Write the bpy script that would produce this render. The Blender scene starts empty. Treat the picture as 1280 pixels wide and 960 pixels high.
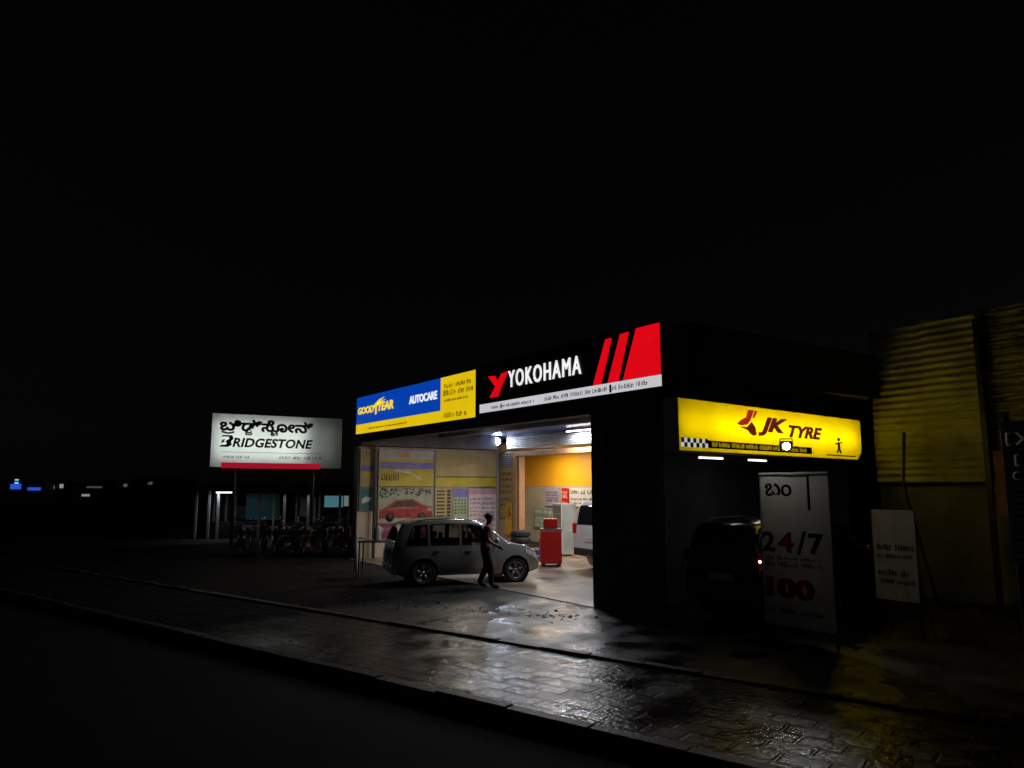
import bpy, bmesh, math, random
from mathutils import Vector, Matrix
R = math.radians
random.seed(7)
S = bpy.context.scene
COL = S.collection

# ------------------------------------------------------------------ camera, sky, moon, exposure
cam = bpy.data.cameras.new('camera')
cam.sensor_width = 36.0
cam.lens = 36.0 * 924.0 / 1280.0
cam.clip_start = 0.05
cam.clip_end = 3000
cam_o = bpy.data.objects.new('camera', cam)
COL.objects.link(cam_o)
YAW, PITCH = R(35.13), R(8.0)
fw = Vector((-math.cos(YAW) * math.cos(PITCH), math.sin(YAW) * math.cos(PITCH), math.sin(PITCH)))
cam_o.location = (0, 0, 2.25)
cam_o.rotation_euler = fw.to_track_quat('-Z', 'Y').to_euler()
S.camera = cam_o

world = bpy.data.worlds.new('World')
S.world = world
world.use_nodes = True
wn = world.node_tree
bg = wn.nodes['Background']
sky = wn.nodes.new('ShaderNodeTexSky')
sky.sky_type = 'NISHITA'
sky.sun_disc = False
sky.sun_elevation = R(24)
sky.sun_rotation = R(200)
hs = wn.nodes.new('ShaderNodeHueSaturation')
hs.inputs['Saturation'].default_value = 0.35
wn.links.new(sky.outputs[0], hs.inputs['Color'])
wn.links.new(hs.outputs[0], bg.inputs[0])
bg.inputs[1].default_value = 0.0003

moon = bpy.data.lights.new('moon', 'SUN')
moon.energy = 0.004
moon.angle = R(0.5)
moon.color = (0.85, 0.9, 1.0)
moon_o = bpy.data.objects.new('moon', moon)
moon_o.rotation_euler = (R(66), 0, R(-20))
COL.objects.link(moon_o)

S.view_settings.view_transform = 'Standard'
S.view_settings.look = 'None'
S.view_settings.exposure = 0
S.view_settings.gamma = 1
S.view_settings.use_curve_mapping = False
S.render.engine = 'CYCLES'
S.cycles.use_denoising = True
S.cycles.max_bounces = 7
S.cycles.sample_clamp_indirect = 4
S.cycles.caustics_reflective = False
S.cycles.caustics_refractive = False

TH = math.atan2(0.284, 0.959)          # the road runs at this angle to the shop front

# ------------------------------------------------------------------ materials
MATS = {}
def mat(name, col, rough=0.6, metal=0.0, emit=0.0, var=0.25, scale=3.0, bump=0.0, bscale=40.0, spec=0.5,
        trans=0.0, coat=0.0):
    if name in MATS:
        return MATS[name]
    m = bpy.data.materials.new(name)
    m.use_nodes = True
    nt = m.node_tree
    p = nt.nodes['Principled BSDF']
    p.inputs['Roughness'].default_value = rough
    p.inputs['Metallic'].default_value = metal
    p.inputs['Specular IOR Level'].default_value = spec
    p.inputs['Coat Weight'].default_value = coat
    tc = nt.nodes.new('ShaderNodeTexCoord')
    nz = nt.nodes.new('ShaderNodeTexNoise')
    nz.inputs['Scale'].default_value = scale
    nz.inputs['Detail'].default_value = 6
    nt.links.new(tc.outputs['Object'], nz.inputs['Vector'])
    rp = nt.nodes.new('ShaderNodeValToRGB')
    e = rp.color_ramp.elements
    e[0].position, e[1].position = 0.3, 0.72
    e[0].color = (*[c * (1 - var) for c in col], 1)
    e[1].color = (*[min(1, c * (1 + var * 0.6)) for c in col], 1)
    nt.links.new(nz.outputs['Fac'], rp.inputs['Fac'])
    nt.links.new(rp.outputs['Color'], p.inputs['Base Color'])
    if emit:
        p.inputs['Emission Strength'].default_value = emit
        nt.links.new(rp.outputs['Color'], p.inputs['Emission Color'])
    if bump:
        n2 = nt.nodes.new('ShaderNodeTexNoise')
        n2.inputs['Scale'].default_value = bscale
        n2.inputs['Detail'].default_value = 4
        nt.links.new(tc.outputs['Object'], n2.inputs['Vector'])
        b = nt.nodes.new('ShaderNodeBump')
        b.inputs['Strength'].default_value = bump
        b.inputs['Distance'].default_value = 0.02
        nt.links.new(n2.outputs['Fac'], b.inputs['Height'])
        nt.links.new(b.outputs['Normal'], p.inputs['Normal'])
    if trans:                       # translucent flex sheet: part of the light comes through from behind
        out = nt.nodes['Material Output']
        t = nt.nodes.new('ShaderNodeBsdfTranslucent')
        nt.links.new(rp.outputs['Color'], t.inputs['Color'])
        mx = nt.nodes.new('ShaderNodeMixShader')
        mx.inputs[0].default_value = trans
        nt.links.new(p.outputs[0], mx.inputs[1])
        nt.links.new(t.outputs[0], mx.inputs[2])
        nt.links.new(mx.outputs[0], out.inputs['Surface'])
    MATS[name] = m
    return m

def wet_paving(name, base, bw, bh, rough_lo, rough_hi, bump, mortar, grain=14, famp=0.45, dull_from=-9.6):
    m = bpy.data.materials.new(name)
    m.use_nodes = True
    nt = m.node_tree
    L = nt.links.new
    p = nt.nodes['Principled BSDF']
    tc = nt.nodes.new('ShaderNodeTexCoord')
    br = nt.nodes.new('ShaderNodeTexBrick')
    br.inputs['Scale'].default_value = 1
    br.inputs['Brick Width'].default_value = bw
    br.inputs['Row Height'].default_value = bh
    br.inputs['Mortar Size'].default_value = mortar
    br.inputs['Mortar Smooth'].default_value = 0.6
    br.inputs['Color1'].default_value = (*[c * 0.75 for c in base], 1)
    br.inputs['Color2'].default_value = (*[c * 1.3 for c in base], 1)
    br.inputs['Mortar'].default_value = (*[c * 0.4 for c in base], 1)
    # the courses wander a little
    wob = nt.nodes.new('ShaderNodeTexNoise')
    wob.inputs['Scale'].default_value = 1.6
    L(tc.outputs['Object'], wob.inputs['Vector'])
    va = nt.nodes.new('ShaderNodeVectorMath')
    va.operation = 'MULTIPLY_ADD'
    va.inputs[1].default_value = (0.07, 0.07, 0)
    L(wob.outputs['Color'], va.inputs[0])
    L(tc.outputs['Object'], va.inputs[2])
    L(va.outputs[0], br.inputs['Vector'])
    st = nt.nodes.new('ShaderNodeTexNoise')
    st.inputs['Scale'].default_value = 1.3
    st.inputs['Detail'].default_value = 8
    L(tc.outputs['Object'], st.inputs['Vector'])
    mr = nt.nodes.new('ShaderNodeMapRange')
    mr.inputs[1].default_value, mr.inputs[2].default_value = 0.38, 0.66
    mr.inputs[3].default_value, mr.inputs[4].default_value = rough_lo, rough_hi
    L(st.outputs['Fac'], mr.inputs[0])
    # wet gloss fades out to the left, put in to keep that ground dark
    ge = nt.nodes.new('ShaderNodeNewGeometry')
    dp_ = nt.nodes.new('ShaderNodeVectorMath')
    dp_.operation = 'DOT_PRODUCT'
    dp_.inputs[1].default_value = (math.cos(TH), math.sin(TH), 0)
    L(ge.outputs['Position'], dp_.inputs[0])
    ad = nt.nodes.new('ShaderNodeMath')
    ad.operation = 'MULTIPLY_ADD'
    ad.inputs[1].default_value = 5.0
    L(st.outputs['Fac'], ad.inputs[0])
    L(dp_.outputs['Value'], ad.inputs[2])
    wet = nt.nodes.new('ShaderNodeMapRange')
    wet.inputs[1].default_value, wet.inputs[2].default_value = dull_from, dull_from + 2.6
    L(ad.outputs[0], wet.inputs[0])
    rm = nt.nodes.new('ShaderNodeMix')
    rm.inputs[2].default_value = 0.85
    L(wet.outputs[0], rm.inputs[0])
    L(mr.outputs[0], rm.inputs[3])
    L(rm.outputs[0], p.inputs['Roughness'])
    sm = nt.nodes.new('ShaderNodeMapRange')
    sm.inputs[3].default_value, sm.inputs[4].default_value = 0.06, 0.5
    L(wet.outputs[0], sm.inputs[0])
    L(sm.outputs[0], p.inputs['Specular IOR Level'])
    mx = nt.nodes.new('ShaderNodeMix')
    mx.data_type = 'RGBA'
    mx.blend_type = 'MULTIPLY'
    mx.inputs[0].default_value = 0.7
    L(br.outputs['Color'], mx.inputs[6])
    L(st.outputs['Fac'], mx.inputs[7])
    L(mx.outputs[2], p.inputs['Base Color'])
    # height: joints + per-brick tilt + grain
    fine = nt.nodes.new('ShaderNodeTexNoise')
    fine.inputs['Scale'].default_value = grain
    fine.inputs['Detail'].default_value = 5
    L(tc.outputs['Object'], fine.inputs['Vector'])
    sub = nt.nodes.new('ShaderNodeMath')
    sub.operation = 'MULTIPLY_ADD'
    sub.inputs[1].default_value = -1.0
    L(br.outputs['Fac'], sub.inputs[0])
    amp = nt.nodes.new('ShaderNodeMath')
    amp.operation = 'MULTIPLY'
    amp.inputs[1].default_value = famp
    L(fine.outputs['Fac'], amp.inputs[0])
    tl = nt.nodes.new('ShaderNodeMath')      # every block lies a little higher or lower and off level
    tl.operation = 'MULTIPLY_ADD'
    tl.inputs[1].default_value = 0.5
    L(br.outputs['Color'], tl.inputs[0])
    L(amp.outputs[0], tl.inputs[2])
    L(tl.outputs[0], sub.inputs[2])
    b = nt.nodes.new('ShaderNodeBump')
    b.inputs['Strength'].default_value = bump
    b.inputs['Distance'].default_value = 0.03
    L(sub.outputs[0], b.inputs['Height'])
    L(b.outputs['Normal'], p.inputs['Normal'])
    return m

M_road = mat('asphalt', (0.016, 0.016, 0.017), 0.9, var=0.4, bump=0.5, bscale=60, spec=0.25)
M_paver = wet_paving('wet_pavers', (0.045, 0.043, 0.043), 0.42, 0.27, 0.06, 0.44, 1.0, 0.026, 16, 0.40)
M_fore = wet_paving('forecourt_concrete', (0.034, 0.032, 0.031), 2.4, 2.4, 0.17, 0.6, 0.6, 0.012, 22, 0.35)
M_floor = wet_paving('shop_floor_tile', (0.25, 0.185, 0.135), 0.6, 0.6, 0.32, 0.6, 0.12, 0.005, dull_from=-60)
M_kerb = mat('kerb_concrete', (0.07, 0.07, 0.068), 0.5, var=0.4, bump=0.5, bscale=25)
M_earth = mat('bare_earth', (0.05, 0.045, 0.04), 0.9, var=0.4, bump=0.6, bscale=12, spec=0.2)
M_plaster = mat('dark_plaster', (0.16, 0.16, 0.165), 0.8, var=0.35, scale=1.3, bump=0.2, bscale=30)
M_white_wall = mat('white_wall', (0.48, 0.41, 0.32), 0.6, var=0.2, scale=1.2)
M_ceil = mat('ceiling_blue_glow_tint', (0.13, 0.20, 0.60), 0.25, var=0.2, scale=1.0)  # blue glow under the canopy is put into the ceiling's base colour
M_orange = mat('orange_wall', (0.85, 0.40, 0.012), 0.5, var=0.1, scale=1.0)
M_shutter = mat('galvanised_shutter', (0.5, 0.5, 0.52), 0.35, metal=0.7, var=0.2)
M_frame = mat('timber_door_frame', (0.5, 0.27, 0.13), 0.45, var=0.2, scale=8)
M_steel = mat('grey_steel', (0.2, 0.2, 0.21), 0.4, metal=0.6)
M_black = mat('black_paint', (0.012, 0.012, 0.013), 0.4)
M_dark = mat('dark_plastic', (0.025, 0.025, 0.027), 0.5)
M_rubber = mat('rubber', (0.018, 0.018, 0.018), 0.7, bump=0.2)
M_glass = mat('tinted_glass', (0.012, 0.013, 0.015), 0.06, var=0.1, spec=0.7)
M_chrome = mat('chrome', (0.7, 0.7, 0.72), 0.12, metal=1.0, var=0.05)
M_alloy = mat('alloy_wheel', (0.42, 0.42, 0.44), 0.3, metal=0.8)
M_lamp_glass = mat('clear_lamp_glass', (0.6, 0.62, 0.65), 0.1, spec=0.8)
M_tail = mat('red_lens', (0.2, 0.008, 0.008), 0.15)
M_amber = mat('amber_lens', (0.6, 0.2, 0.02), 0.2)
M_paper = mat('white_paper', (0.62, 0.6, 0.56), 0.5, var=0.1)
M_ink = mat('black_ink', (0.02, 0.02, 0.022), 0.5)
M_ink_grey = mat('grey_ink', (0.13, 0.13, 0.15), 0.5)
M_red = mat('red_enamel', (0.55, 0.015, 0.012), 0.3, var=0.15)
M_green = mat('green_print', (0.06, 0.22, 0.10), 0.5)
M_teal = mat('teal_print', (0.02, 0.16, 0.14), 0.5)
M_maroon = mat('maroon_print', (0.18, 0.02, 0.06), 0.5)
M_yellow_p = mat('yellow_print', (0.50, 0.40, 0.015), 0.5, var=0.2)
M_beige_p = mat('beige_print', (0.42, 0.33, 0.13), 0.5, var=0.15)
M_violet_p = mat('violet_print', (0.20, 0.17, 0.50), 0.5)
M_blue_p = mat('blue_print', (0.03, 0.10, 0.35), 0.5)
M_pink_p = mat('pink_print', (0.5, 0.26, 0.34), 0.5)
M_skin = mat('skin', (0.22, 0.11, 0.07), 0.55)
M_hair = mat('hair', (0.01, 0.009, 0.008), 0.6)

def emat(name, col, s):
    return mat(name, col, 0.35, emit=s, var=0.10, scale=0.8)
E_yellow = emat('lit_yellow_flex', (0.80, 0.55, 0.004), 0.95)
E_blue = emat('lit_blue_flex', (0.001, 0.05, 0.42), 0.95)
E_red = emat('lit_red_flex', (0.78, 0.002, 0.008), 0.95)
E_white = emat('lit_white_flex', (0.62, 0.62, 0.66), 0.9)
E_letter = emat('lit_white_letter', (0.9, 0.9, 0.9), 0.95)
E_letter_y = emat('lit_yellow_letter', (0.95, 0.68, 0.02), 1.0)
E_tube = mat('fluorescent_tube', (1.0, 0.97, 0.9), 0.3, emit=9, var=0.0)
E_led = mat('led_lens', (0.9, 0.95, 1.0), 0.3, emit=110, var=0.0)

# ------------------------------------------------------------------ mesh helpers
class MB:
    """collects shapes and links them as ONE mesh object"""
    def __init__(s):
        s.bm = bmesh.new(); s.mi = 0
    def _f(s, vs):
        try:
            f = s.bm.faces.new(vs); f.material_index = s.mi; return f
        except ValueError:
            return None
    def box(s, a, b, bev=0.0):
        x0, y0, z0 = [min(p, q) for p, q in zip(a, b)]; x1, y1, z1 = [max(p, q) for p, q in zip(a, b)]
        v = [s.bm.verts.new(c) for c in ((x0,y0,z0),(x1,y0,z0),(x1,y1,z0),(x0,y1,z0),(x0,y0,z1),(x1,y0,z1),(x1,y1,z1),(x0,y1,z1))]
        fs = [s._f([v[i] for i in q]) for q in ((3,2,1,0),(4,5,6,7),(0,1,5,4),(1,2,6,5),(2,3,7,6),(3,0,4,7))]
        if bev:
            es = list({e for f in fs for e in f.edges})
            bmesh.ops.bevel(s.bm, geom=es, offset=bev, segments=2, affect='EDGES', profile=0.5)
        return s
    def poly(s, pts):
        s._f([s.bm.verts.new(p) for p in pts]); return s
    def prism(s, pts, d):
        """closed prism: polygon pts (3d list) pushed along vector d"""
        d = Vector(d)
        a = [s.bm.verts.new(p) for p in pts]; b = [s.bm.verts.new(Vector(p) + d) for p in pts]
        s._f(list(reversed(a))); s._f(b); n = len(a)
        for i in range(n):
            s._f([a[i], a[(i+1) % n], b[(i+1) % n], b[i]])
        return s
    def tube(s, pts, r, n=8, cap=True):
        pts = [Vector(p) for p in pts]
        rr = r if isinstance(r, (list, tuple)) else [r] * len(pts)
        rings = []
        for i, p in enumerate(pts):
            d = (pts[min(i+1, len(pts)-1)] - pts[max(i-1, 0)]).normalized()
            u = d.orthogonal().normalized() if abs(d.z) < 0.95 else Vector((1, 0, 0))
            if abs(d.z) < 0.95:
                u = d.cross(Vector((0, 0, 1))).normalized()
            w = d.cross(u).normalized()
            rings.append([s.bm.verts.new(p + (u*math.cos(t) + w*math.sin(t))*rr[i]) for t in [2*math.pi*k/n for k in range(n)]])
        for a, b in zip(rings, rings[1:]):
            for k in range(n):
                f = s._f([a[k], a[(k+1) % n], b[(k+1) % n], b[k]])
                if f: f.smooth = True
        if cap:
            s._f(list(reversed(rings[0]))); s._f(rings[-1])
        return s
    def lathe(s, prof, c, axis='x', n=24):
        """prof = [(radius, along)], closed loop when first == last"""
        c = Vector(c); rings = []
        for r, h in prof:
            ring = []
            for k in range(n):
                t = 2*math.pi*k/n; a, b = r*math.cos(t), r*math.sin(t)
                v = {'x': (h, a, b), 'y': (a, h, b), 'z': (a, b, h)}[axis]
                ring.append(s.bm.verts.new(c + Vector(v)))
            rings.append(ring)
        for a, b in zip(rings, rings[1:]):
            for k in range(n):
                f = s._f([a[k], a[(k+1) % n], b[(k+1) % n], b[k]])
                if f: f.smooth = True
        return s
    def ball(s, c, r, sc=(1, 1, 1), seg=12):
        ret = bmesh.ops.create_uvsphere(s.bm, u_segments=seg, v_segments=seg-2, radius=r)
        for v in ret['verts']:
            v.co = Vector(c) + Vector([v.co[i]*sc[i] for i in range(3)])
            for f in v.link_faces: f.smooth = True; f.material_index = s.mi
        return s
    def build(s, name, m, parent=None, loc=None, rotz=None, rot=None):
        bmesh.ops.recalc_face_normals(s.bm, faces=s.bm.faces)
        me = bpy.data.meshes.new(name); s.bm.to_mesh(me); s.bm.free()
        for q in (m if isinstance(m, (list, tuple)) else [m]): me.materials.append(q)
        o = bpy.data.objects.new(name, me); COL.objects.link(o)
        if parent: o.parent = parent
        if loc is not None: o.location = loc
        if rotz is not None: o.rotation_euler = (0, 0, rotz)
        if rot is not None: o.rotation_euler = rot
        return o

def tag(o, label=None, cat=None, group=None, kind=None):
    if label: o['label'] = label
    if cat: o['category'] = cat
    if group: o['group'] = group
    if kind: o['kind'] = kind
    return o
def thing(name, label, cat, loc=(0, 0, 0), rotz=0, group=None):
    o = bpy.data.objects.new(name, None); o.empty_display_size = 0.2
    COL.objects.link(o); o.location = loc; o.rotation_euler = (0, 0, rotz)
    return tag(o, label, cat, group)
def kids(o): return [c for c in bpy.data.objects if c.parent == o]
def dup(root, loc, rotz, label):
    def rec(o, par):
        c = o.copy(); COL.objects.link(c); c.parent = par
        for k in kids(o): rec(k, c)
        return c
    c = rec(root, None); c.location = loc; c.rotation_euler = (0, 0, rotz); c['label'] = label
    return c

def text(name, s, m, parent, x0, z0, w, h, y, bold=0.0, shear=0.0, depth=0.012, space=1.0, fat=0.0):
    """raised lettering fitted into the box x0..x0+w, z0..z0+h, its back on local y, its face towards -y"""
    c = bpy.data.curves.new(name, 'FONT'); c.body = s; c.offset = bold; c.shear = shear
    c.space_character = space; c.resolution_u = 3
    o = bpy.data.objects.new(name, c); COL.objects.link(o)
    bpy.context.view_layer.update()
    me = bpy.data.meshes.new_from_object(o.evaluated_get(bpy.context.evaluated_depsgraph_get()))
    bpy.data.objects.remove(o); bpy.data.curves.remove(c)
    xs = [v.co.x for v in me.vertices]; ys = [v.co.y for v in me.vertices]
    ax, bx, ay, by = min(xs), max(xs), min(ys), max(ys)
    bm = bmesh.new(); bm.from_mesh(me)
    for v in bm.verts:
        v.co = Vector((x0 + (v.co.x-ax)/(bx-ax)*w, y - depth, z0 + (v.co.y-ay)/(by-ay)*h))
    ret = bmesh.ops.extrude_face_region(bm, geom=bm.faces[:])
    for v in [g for g in ret['geom'] if isinstance(g, bmesh.types.BMVert)]: v.co.y += depth
    bmesh.ops.recalc_face_normals(bm, faces=bm.faces)
    if fat:                                    # heavy strokes: the outline repeated a hair to each side
        src = bm.copy(); tmp = bpy.data.meshes.new('t'); src.to_mesh(tmp); src.free()
        for i_ in range(1, 9):
            n0 = len(bm.verts); bm.from_mesh(tmp); bm.verts.ensure_lookup_table()
            for v in bm.verts[n0:]:
                v.co.x += fat*math.cos(i_*math.pi/4); v.co.z += fat*math.sin(i_*math.pi/4); v.co.y -= .0006*i_
        bpy.data.meshes.remove(tmp)
    bm.to_mesh(me); bm.free(); me.name = name
    me.materials.clear(); me.materials.append(m)
    o = bpy.data.objects.new(name, me); COL.objects.link(o); o.parent = parent
    return o

def dashes(mb, x0, x1, z, h, y, rnd, lo=0.5, hi=2.2, d=0.004, slant=0.0):
    """a line of print too small to read: thin uneven strokes, word by word"""
    x = x0
    while x < x1:
        wend = min(x1, x + h*rnd.uniform(1.5, 5))
        while x < wend:
            w = h*rnd.uniform(0.10, 0.22); t = h*rnd.choice((1, 0.7, 0.75, 1))
            mb.box((x, y-d, z), (x+w, y, z+t))
            if rnd.random() < 0.6:
                zz = z + h*rnd.choice((0, 0.35, 0.55))
                mb.box((x+w, y-d, zz), (x+w+h*0.25, y, zz+h*0.16))
            x += h*rnd.uniform(0.35, 0.6)
        x += h*0.6
    return mb

def area(name, loc, rot, sx, sy, power, col, parent=None, spread=180):
    l = bpy.data.lights.new(name, 'AREA'); l.shape = 'RECTANGLE'; l.size = sx; l.size_y = sy
    l.energy = power; l.color = col; l.spread = R(spread)
    o = bpy.data.objects.new(name, l); COL.objects.link(o); o.location = loc; o.rotation_euler = rot
    if parent: o.parent = parent
    return o

# ------------------------------------------------------------------ the setting
TH = math.atan2(0.284, 0.959)          # the road runs at this angle to the shop front
rx, ry = math.cos(TH), math.sin(TH)    # along the road
def road(u, v):                        # u along the road, v towards the shop
    return (u*rx - v*ry, u*ry + v*rx)
def sheet(name, u0, u1, v0, v1, z, m, nx=1):
    mb = MB(); mb.poly([(u0, v0, 0), (u1, v0, 0), (u1, v1, 0), (u0, v1, 0)])
    return tag(mb.build(name, m, loc=(0, 0, z), rotz=TH), kind='structure')
sheet('ground', -900, 900, -900, 900, -0.13, M_earth)
sheet('road', -600, 300, -6.0, 6.2, -0.126, M_road)
mb = MB()
u = -70.0
rk = random.Random(3)
while u < 40:                          # kerb of cast stones with open joints
    mb.box((u, 6.2 + rk.uniform(-.012, .012), -0.13), (u+0.985, 6.36, 0.012 + rk.uniform(-.008, .012)), 0.012); u += 1.0
tag(mb.build('kerb', M_kerb, rotz=TH), kind='structure')
sheet('footpath', -70, 40, 6.36, 8.72, 0.0, M_paver)
mb = MB()
u = -60.0
while u < 30:                          # drain edging between footpath and forecourt
    mb.box((u, 8.72 + rk.uniform(-.01, .01), -0.1), (u+0.78, 8.86, 0.035 + rk.uniform(-.012, .012)), 0.01); u += 0.8
tag(mb.build('drain_edging', M_kerb, rotz=TH), kind='structure')
mb = MB(); mb.poly([(*road(-30, 8.86), 0), (*road(20, 8.86), 0), (14, 40, 0), (-36, 40, 0)])
tag(mb.build('forecourt', M_fore, loc=(0, 0, 0.004)), kind='structure')

# broken wet rubble along the ramp edge
mb = MB()
rr = random.Random(11)
for i in range(260):
    t = rr.random(); cx, cy = -14.6 + t*4.4 + rr.gauss(0, .25), 6.0 + t*2.55 + rr.gauss(0, 0.28)
    if -cx*0.284 + cy*0.959 < 8.95: continue
    r = abs(rr.gauss(0.008, 0.012)) + 0.006
    ret = bmesh.ops.create_icosphere(mb.bm, subdivisions=1, radius=r)
    for v in ret['verts']:
        v.co = Vector((cx, cy, r*0.2)) + Vector((v.co.x*rr.uniform(.7, 1.6), v.co.y*rr.uniform(.7, 1.6), v.co.z*rr.uniform(.4, .9)))
tag(mb.build('rubble', mat('wet_rubble', (0.06, 0.055, 0.05), 0.3, bump=0.4)), label='scattered wet stones and grit along the broken forecourt edge',
    cat='rubble', kind='stuff')

# ------------------------------------------------------------------ the tyre shop
shop = thing('shop_building', 'single storey shop with open lit bay, dark parapet and signs along its front', 'shop', (-16, 9.6, 0))
def sp(mb, name, m): 
    o = mb.build(name, m, None); o.parent = shop; o.location = (16, -9.6, 0); return o
WX = -22.55
sp(MB().box((-22.9, 9.78, 4.2), (-8.6, 24, 5.15)), 'parapet', M_plaster)
sp(MB().box((-22.9, 9.8, 4.12), (-10.2, 15.3, 4.196)), 'ceiling', M_ceil)
for a_, b_ in (((-22.9, 9.76, 3.62), (-22.3, 15.2, 4.11)), ((-22.29, 9.8, 3.72), (-10.42, 10.1, 4.11)), ((-22.29, 12.6, 3.95), (-10.42, 12.85, 4.11))): sp(MB().box(a_, b_), 'beam', M_plaster)
sp(MB().box((-22.9, 9.78, 0), (WX, 15.3, 3.6)), 'side_wall', M_white_wall)
sp(MB().box((WX+.003, 15.3, 0), (-21.55, 15.5, 3.55)), 'rear_wall', M_white_wall)
sp(MB().box((-22.9, 15.3, 4.06), (-10.42, 15.5, 4.19)), 'lintel', M_white_wall)
sp(MB().box((-10.98, 9.62, 0), (-9.25, 9.80, 3.985)), 'corner_wall', M_plaster)
sp(MB().box((-10.98, 9.803, 0), (-10.8, 20, 4.1)), 'bay_side_wall', M_plaster)
sp(MB().tube([(-10.58, 9.58, 2.62), (-10.58, 9.58, 3.3), (-10.58, 9.61, 3.4)], 0.025, 8), 'conduit', M_white_wall)
sp(MB().box((-22.42, 10.26, 0), (-22.34, 10.34, 3.62)), 'support_post', M_black)
sp(MB().box((-22.7, 9.55, 0), (-10.41, 21, 0.02)), 'floor', M_floor)
# shutter box rolled up over the inner opening
mb = MB()
for i in range(7):
    z = 3.62 + i*0.062
    mb.box((-21.9, 15.18 - 0.02*math.sin(i*.5), z), (-10.45, 15.24, z+0.05), 0.012)
sp(mb, 'shutter', M_shutter)
sp(MB().box((-21.55, 15.2, 0.02), (-21.36, 15.5, 3.52)).box((-21.36, 15.2, 3.36), (-10.45, 15.5, 3.52)).box((-21.3, 15.24, 0.02), (-21.22, 15.48, 3.36)), 'door_frame', M_frame)
# inner room
sp(MB().box((-26.5, 19.0, 2.32), (-10.42, 19.1, 3.8)), 'upper_wall_band', M_orange)
sp(MB().box((-26.5, 19.0, 0.02), (-10.42, 19.1, 2.315)), 'inner_wall', M_white_wall)
sp(MB().box((-26.6, 15.52, 0), (-26.5, 19.1, 3.8)), 'inner_wall', M_white_wall)
sp(MB().box((-26.6, 15.52, 3.81), (-10.42, 19.1, 3.9)), 'inner_ceiling', M_white_wall)
# side canopy carrying the yellow sign
CA = R(90) + 0.092
def flank(mb, name, m, parent):        # local x along the side wall (away from the street), local y into the building
    o = mb.build(name, m, parent); o.location = Vector((-8.3, 9.18, 0)) - shop.location; o.rotation_euler = (0, 0, CA); return o
flank(MB().box((0.80, 0.33, 2.9), (6.5, 1.75, 4.195)), 'side_canopy', M_plaster, shop)
for z_ in (2.95, 3.6): flank(MB().box((0.08, 0.33, z_), (0.80, 0.39, z_+.06)), 'sign_bracket', M_steel, shop)
flank(MB().box((6.3, 0.3, 0), (6.5, 1.7, 2.89)), 'side_post', M_plaster, shop)

def tube_light(loc, rotz, label, power, col, group='fluorescent tubes on the shop ceilings', L=1.2, tm=None):
    t = thing('tube_light', label, 'tube light', loc, rotz, group)
    MB().box((-L/2, -0.03, -0.02), (L/2, 0.03, 0.045), 0.004).build('fitting', M_white_wall, t)
    MB().tube([(-L/2+.03, 0, -0.045), (L/2-.03, 0, -0.045)], 0.016, 10).build('tube', tm or E_tube, t)
    area('tube_glow', (0, 0, -0.075), (0, 0, 0), L, 0.04, power, col, t)
    return t
W1 = (1.0, 0.88, 0.70); W2 = (0.85, 0.92, 1.0)
tube_light((-18.3, 17.2, 3.74), 0.0, 'tube light on the inner room ceiling in front of the orange band', 150, W1)
tube_light((-22.8, 17.6, 3.74), 0.0, 'tube light in the inner room hidden behind the timber frame corner', 120, W1)
tube_light((-14.2, 17.2, 3.74), 0.0, 'tube light at the far right of the inner room ceiling behind the dark wall', 150, W1)
tube_light((-17.6, 14.9, 4.06), 0.0, 'tube light on the bay ceiling just before the rolled shutter', 105, W2)
tube_light((-19.1, 11.96, 4.06), 0.0, 'tube light on the bay ceiling nearest the poster wall', 62, W1)
tube_light((-13.9, 11.0, 4.06), 0.0, 'tube light on the bay ceiling behind the black sign', 75, W2)

def flood(name, label, loc, aim, power, r, col, ang=150):
    t = thing(name, label, 'flood light', loc)
    d = (Vector(aim) - Vector(loc)).normalized()
    q = d.to_track_quat('Y', 'Z').to_euler()
    b = MB().box((-r*1.25, -0.07, -r*1.05), (r*1.25, 0.0, r*1.05), 0.015)
    for i in range(7): b.box((-r*1.1 + i*r*.36, -0.11, -r*.9), (-r*1.1 + i*r*.36+.012, -0.07, r*.9))
    b.build('housing', M_steel, t, rot=q)
    MB().lathe([(0.0, 0.006), (r*.75, 0.006), (r*.8, 0.001)], (0, 0, 0), 'y', 20).build('lens', E_led, t, rot=q)
    MB().tube([(-r*1.35, -0.03, 0), (-r*1.35, -0.03, r*1.6), (r*1.35, -0.03, r*1.6), (r*1.35, -0.03, 0)], 0.01, 6).build('bracket', M_steel, t, rot=q)
    l = bpy.data.lights.new('flood_beam', 'SPOT'); l.energy = power; l.color = col; l.spot_size = R(ang); l.spot_blend = 0.5; l.shadow_soft_size = r*0.7
    o = bpy.data.objects.new('flood_beam', l); COL.objects.link(o); o.parent = t
    o.location = d*0.03; o.rotation_euler = d.to_track_quat('-Z', 'Y').to_euler()
    return t
flood('flood_light', 'dazzling white flood light high in the corner beside the shutter', (-22.3, 15.0, 3.92), (-4, 5, 1.6), 130, 0.17, (0.72, 0.82, 1.0), 110)
flood('flood_light', 'bright flood light below the middle of the yellow sign', (-7.16, 10.4, 2.91), (-3.0, 5.0, 1.0), 26, 0.07, (1.0, 0.96, 0.88))

# ------------------------------------------------------------------ shop signs
def sign_box(name, label, loc, rotz, w, h, d, body=None):
    t = thing(name, label, 'sign', loc, rotz)
    b = body or M_black
    mb = MB()
    f = 0.03
    mb.box((0, 0.001, 0), (w, d, f)).box((0, 0.001, h-f), (w, d, h)).box((0, 0.001, f), (f, d, h-f)).box((w-f, 0.001, f), (w, d, h-f)).box((f, d-.01, f), (w-f, d, h-f))
    mb.build('frame', b, t)
    return t
rd = random.Random(5)
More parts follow.
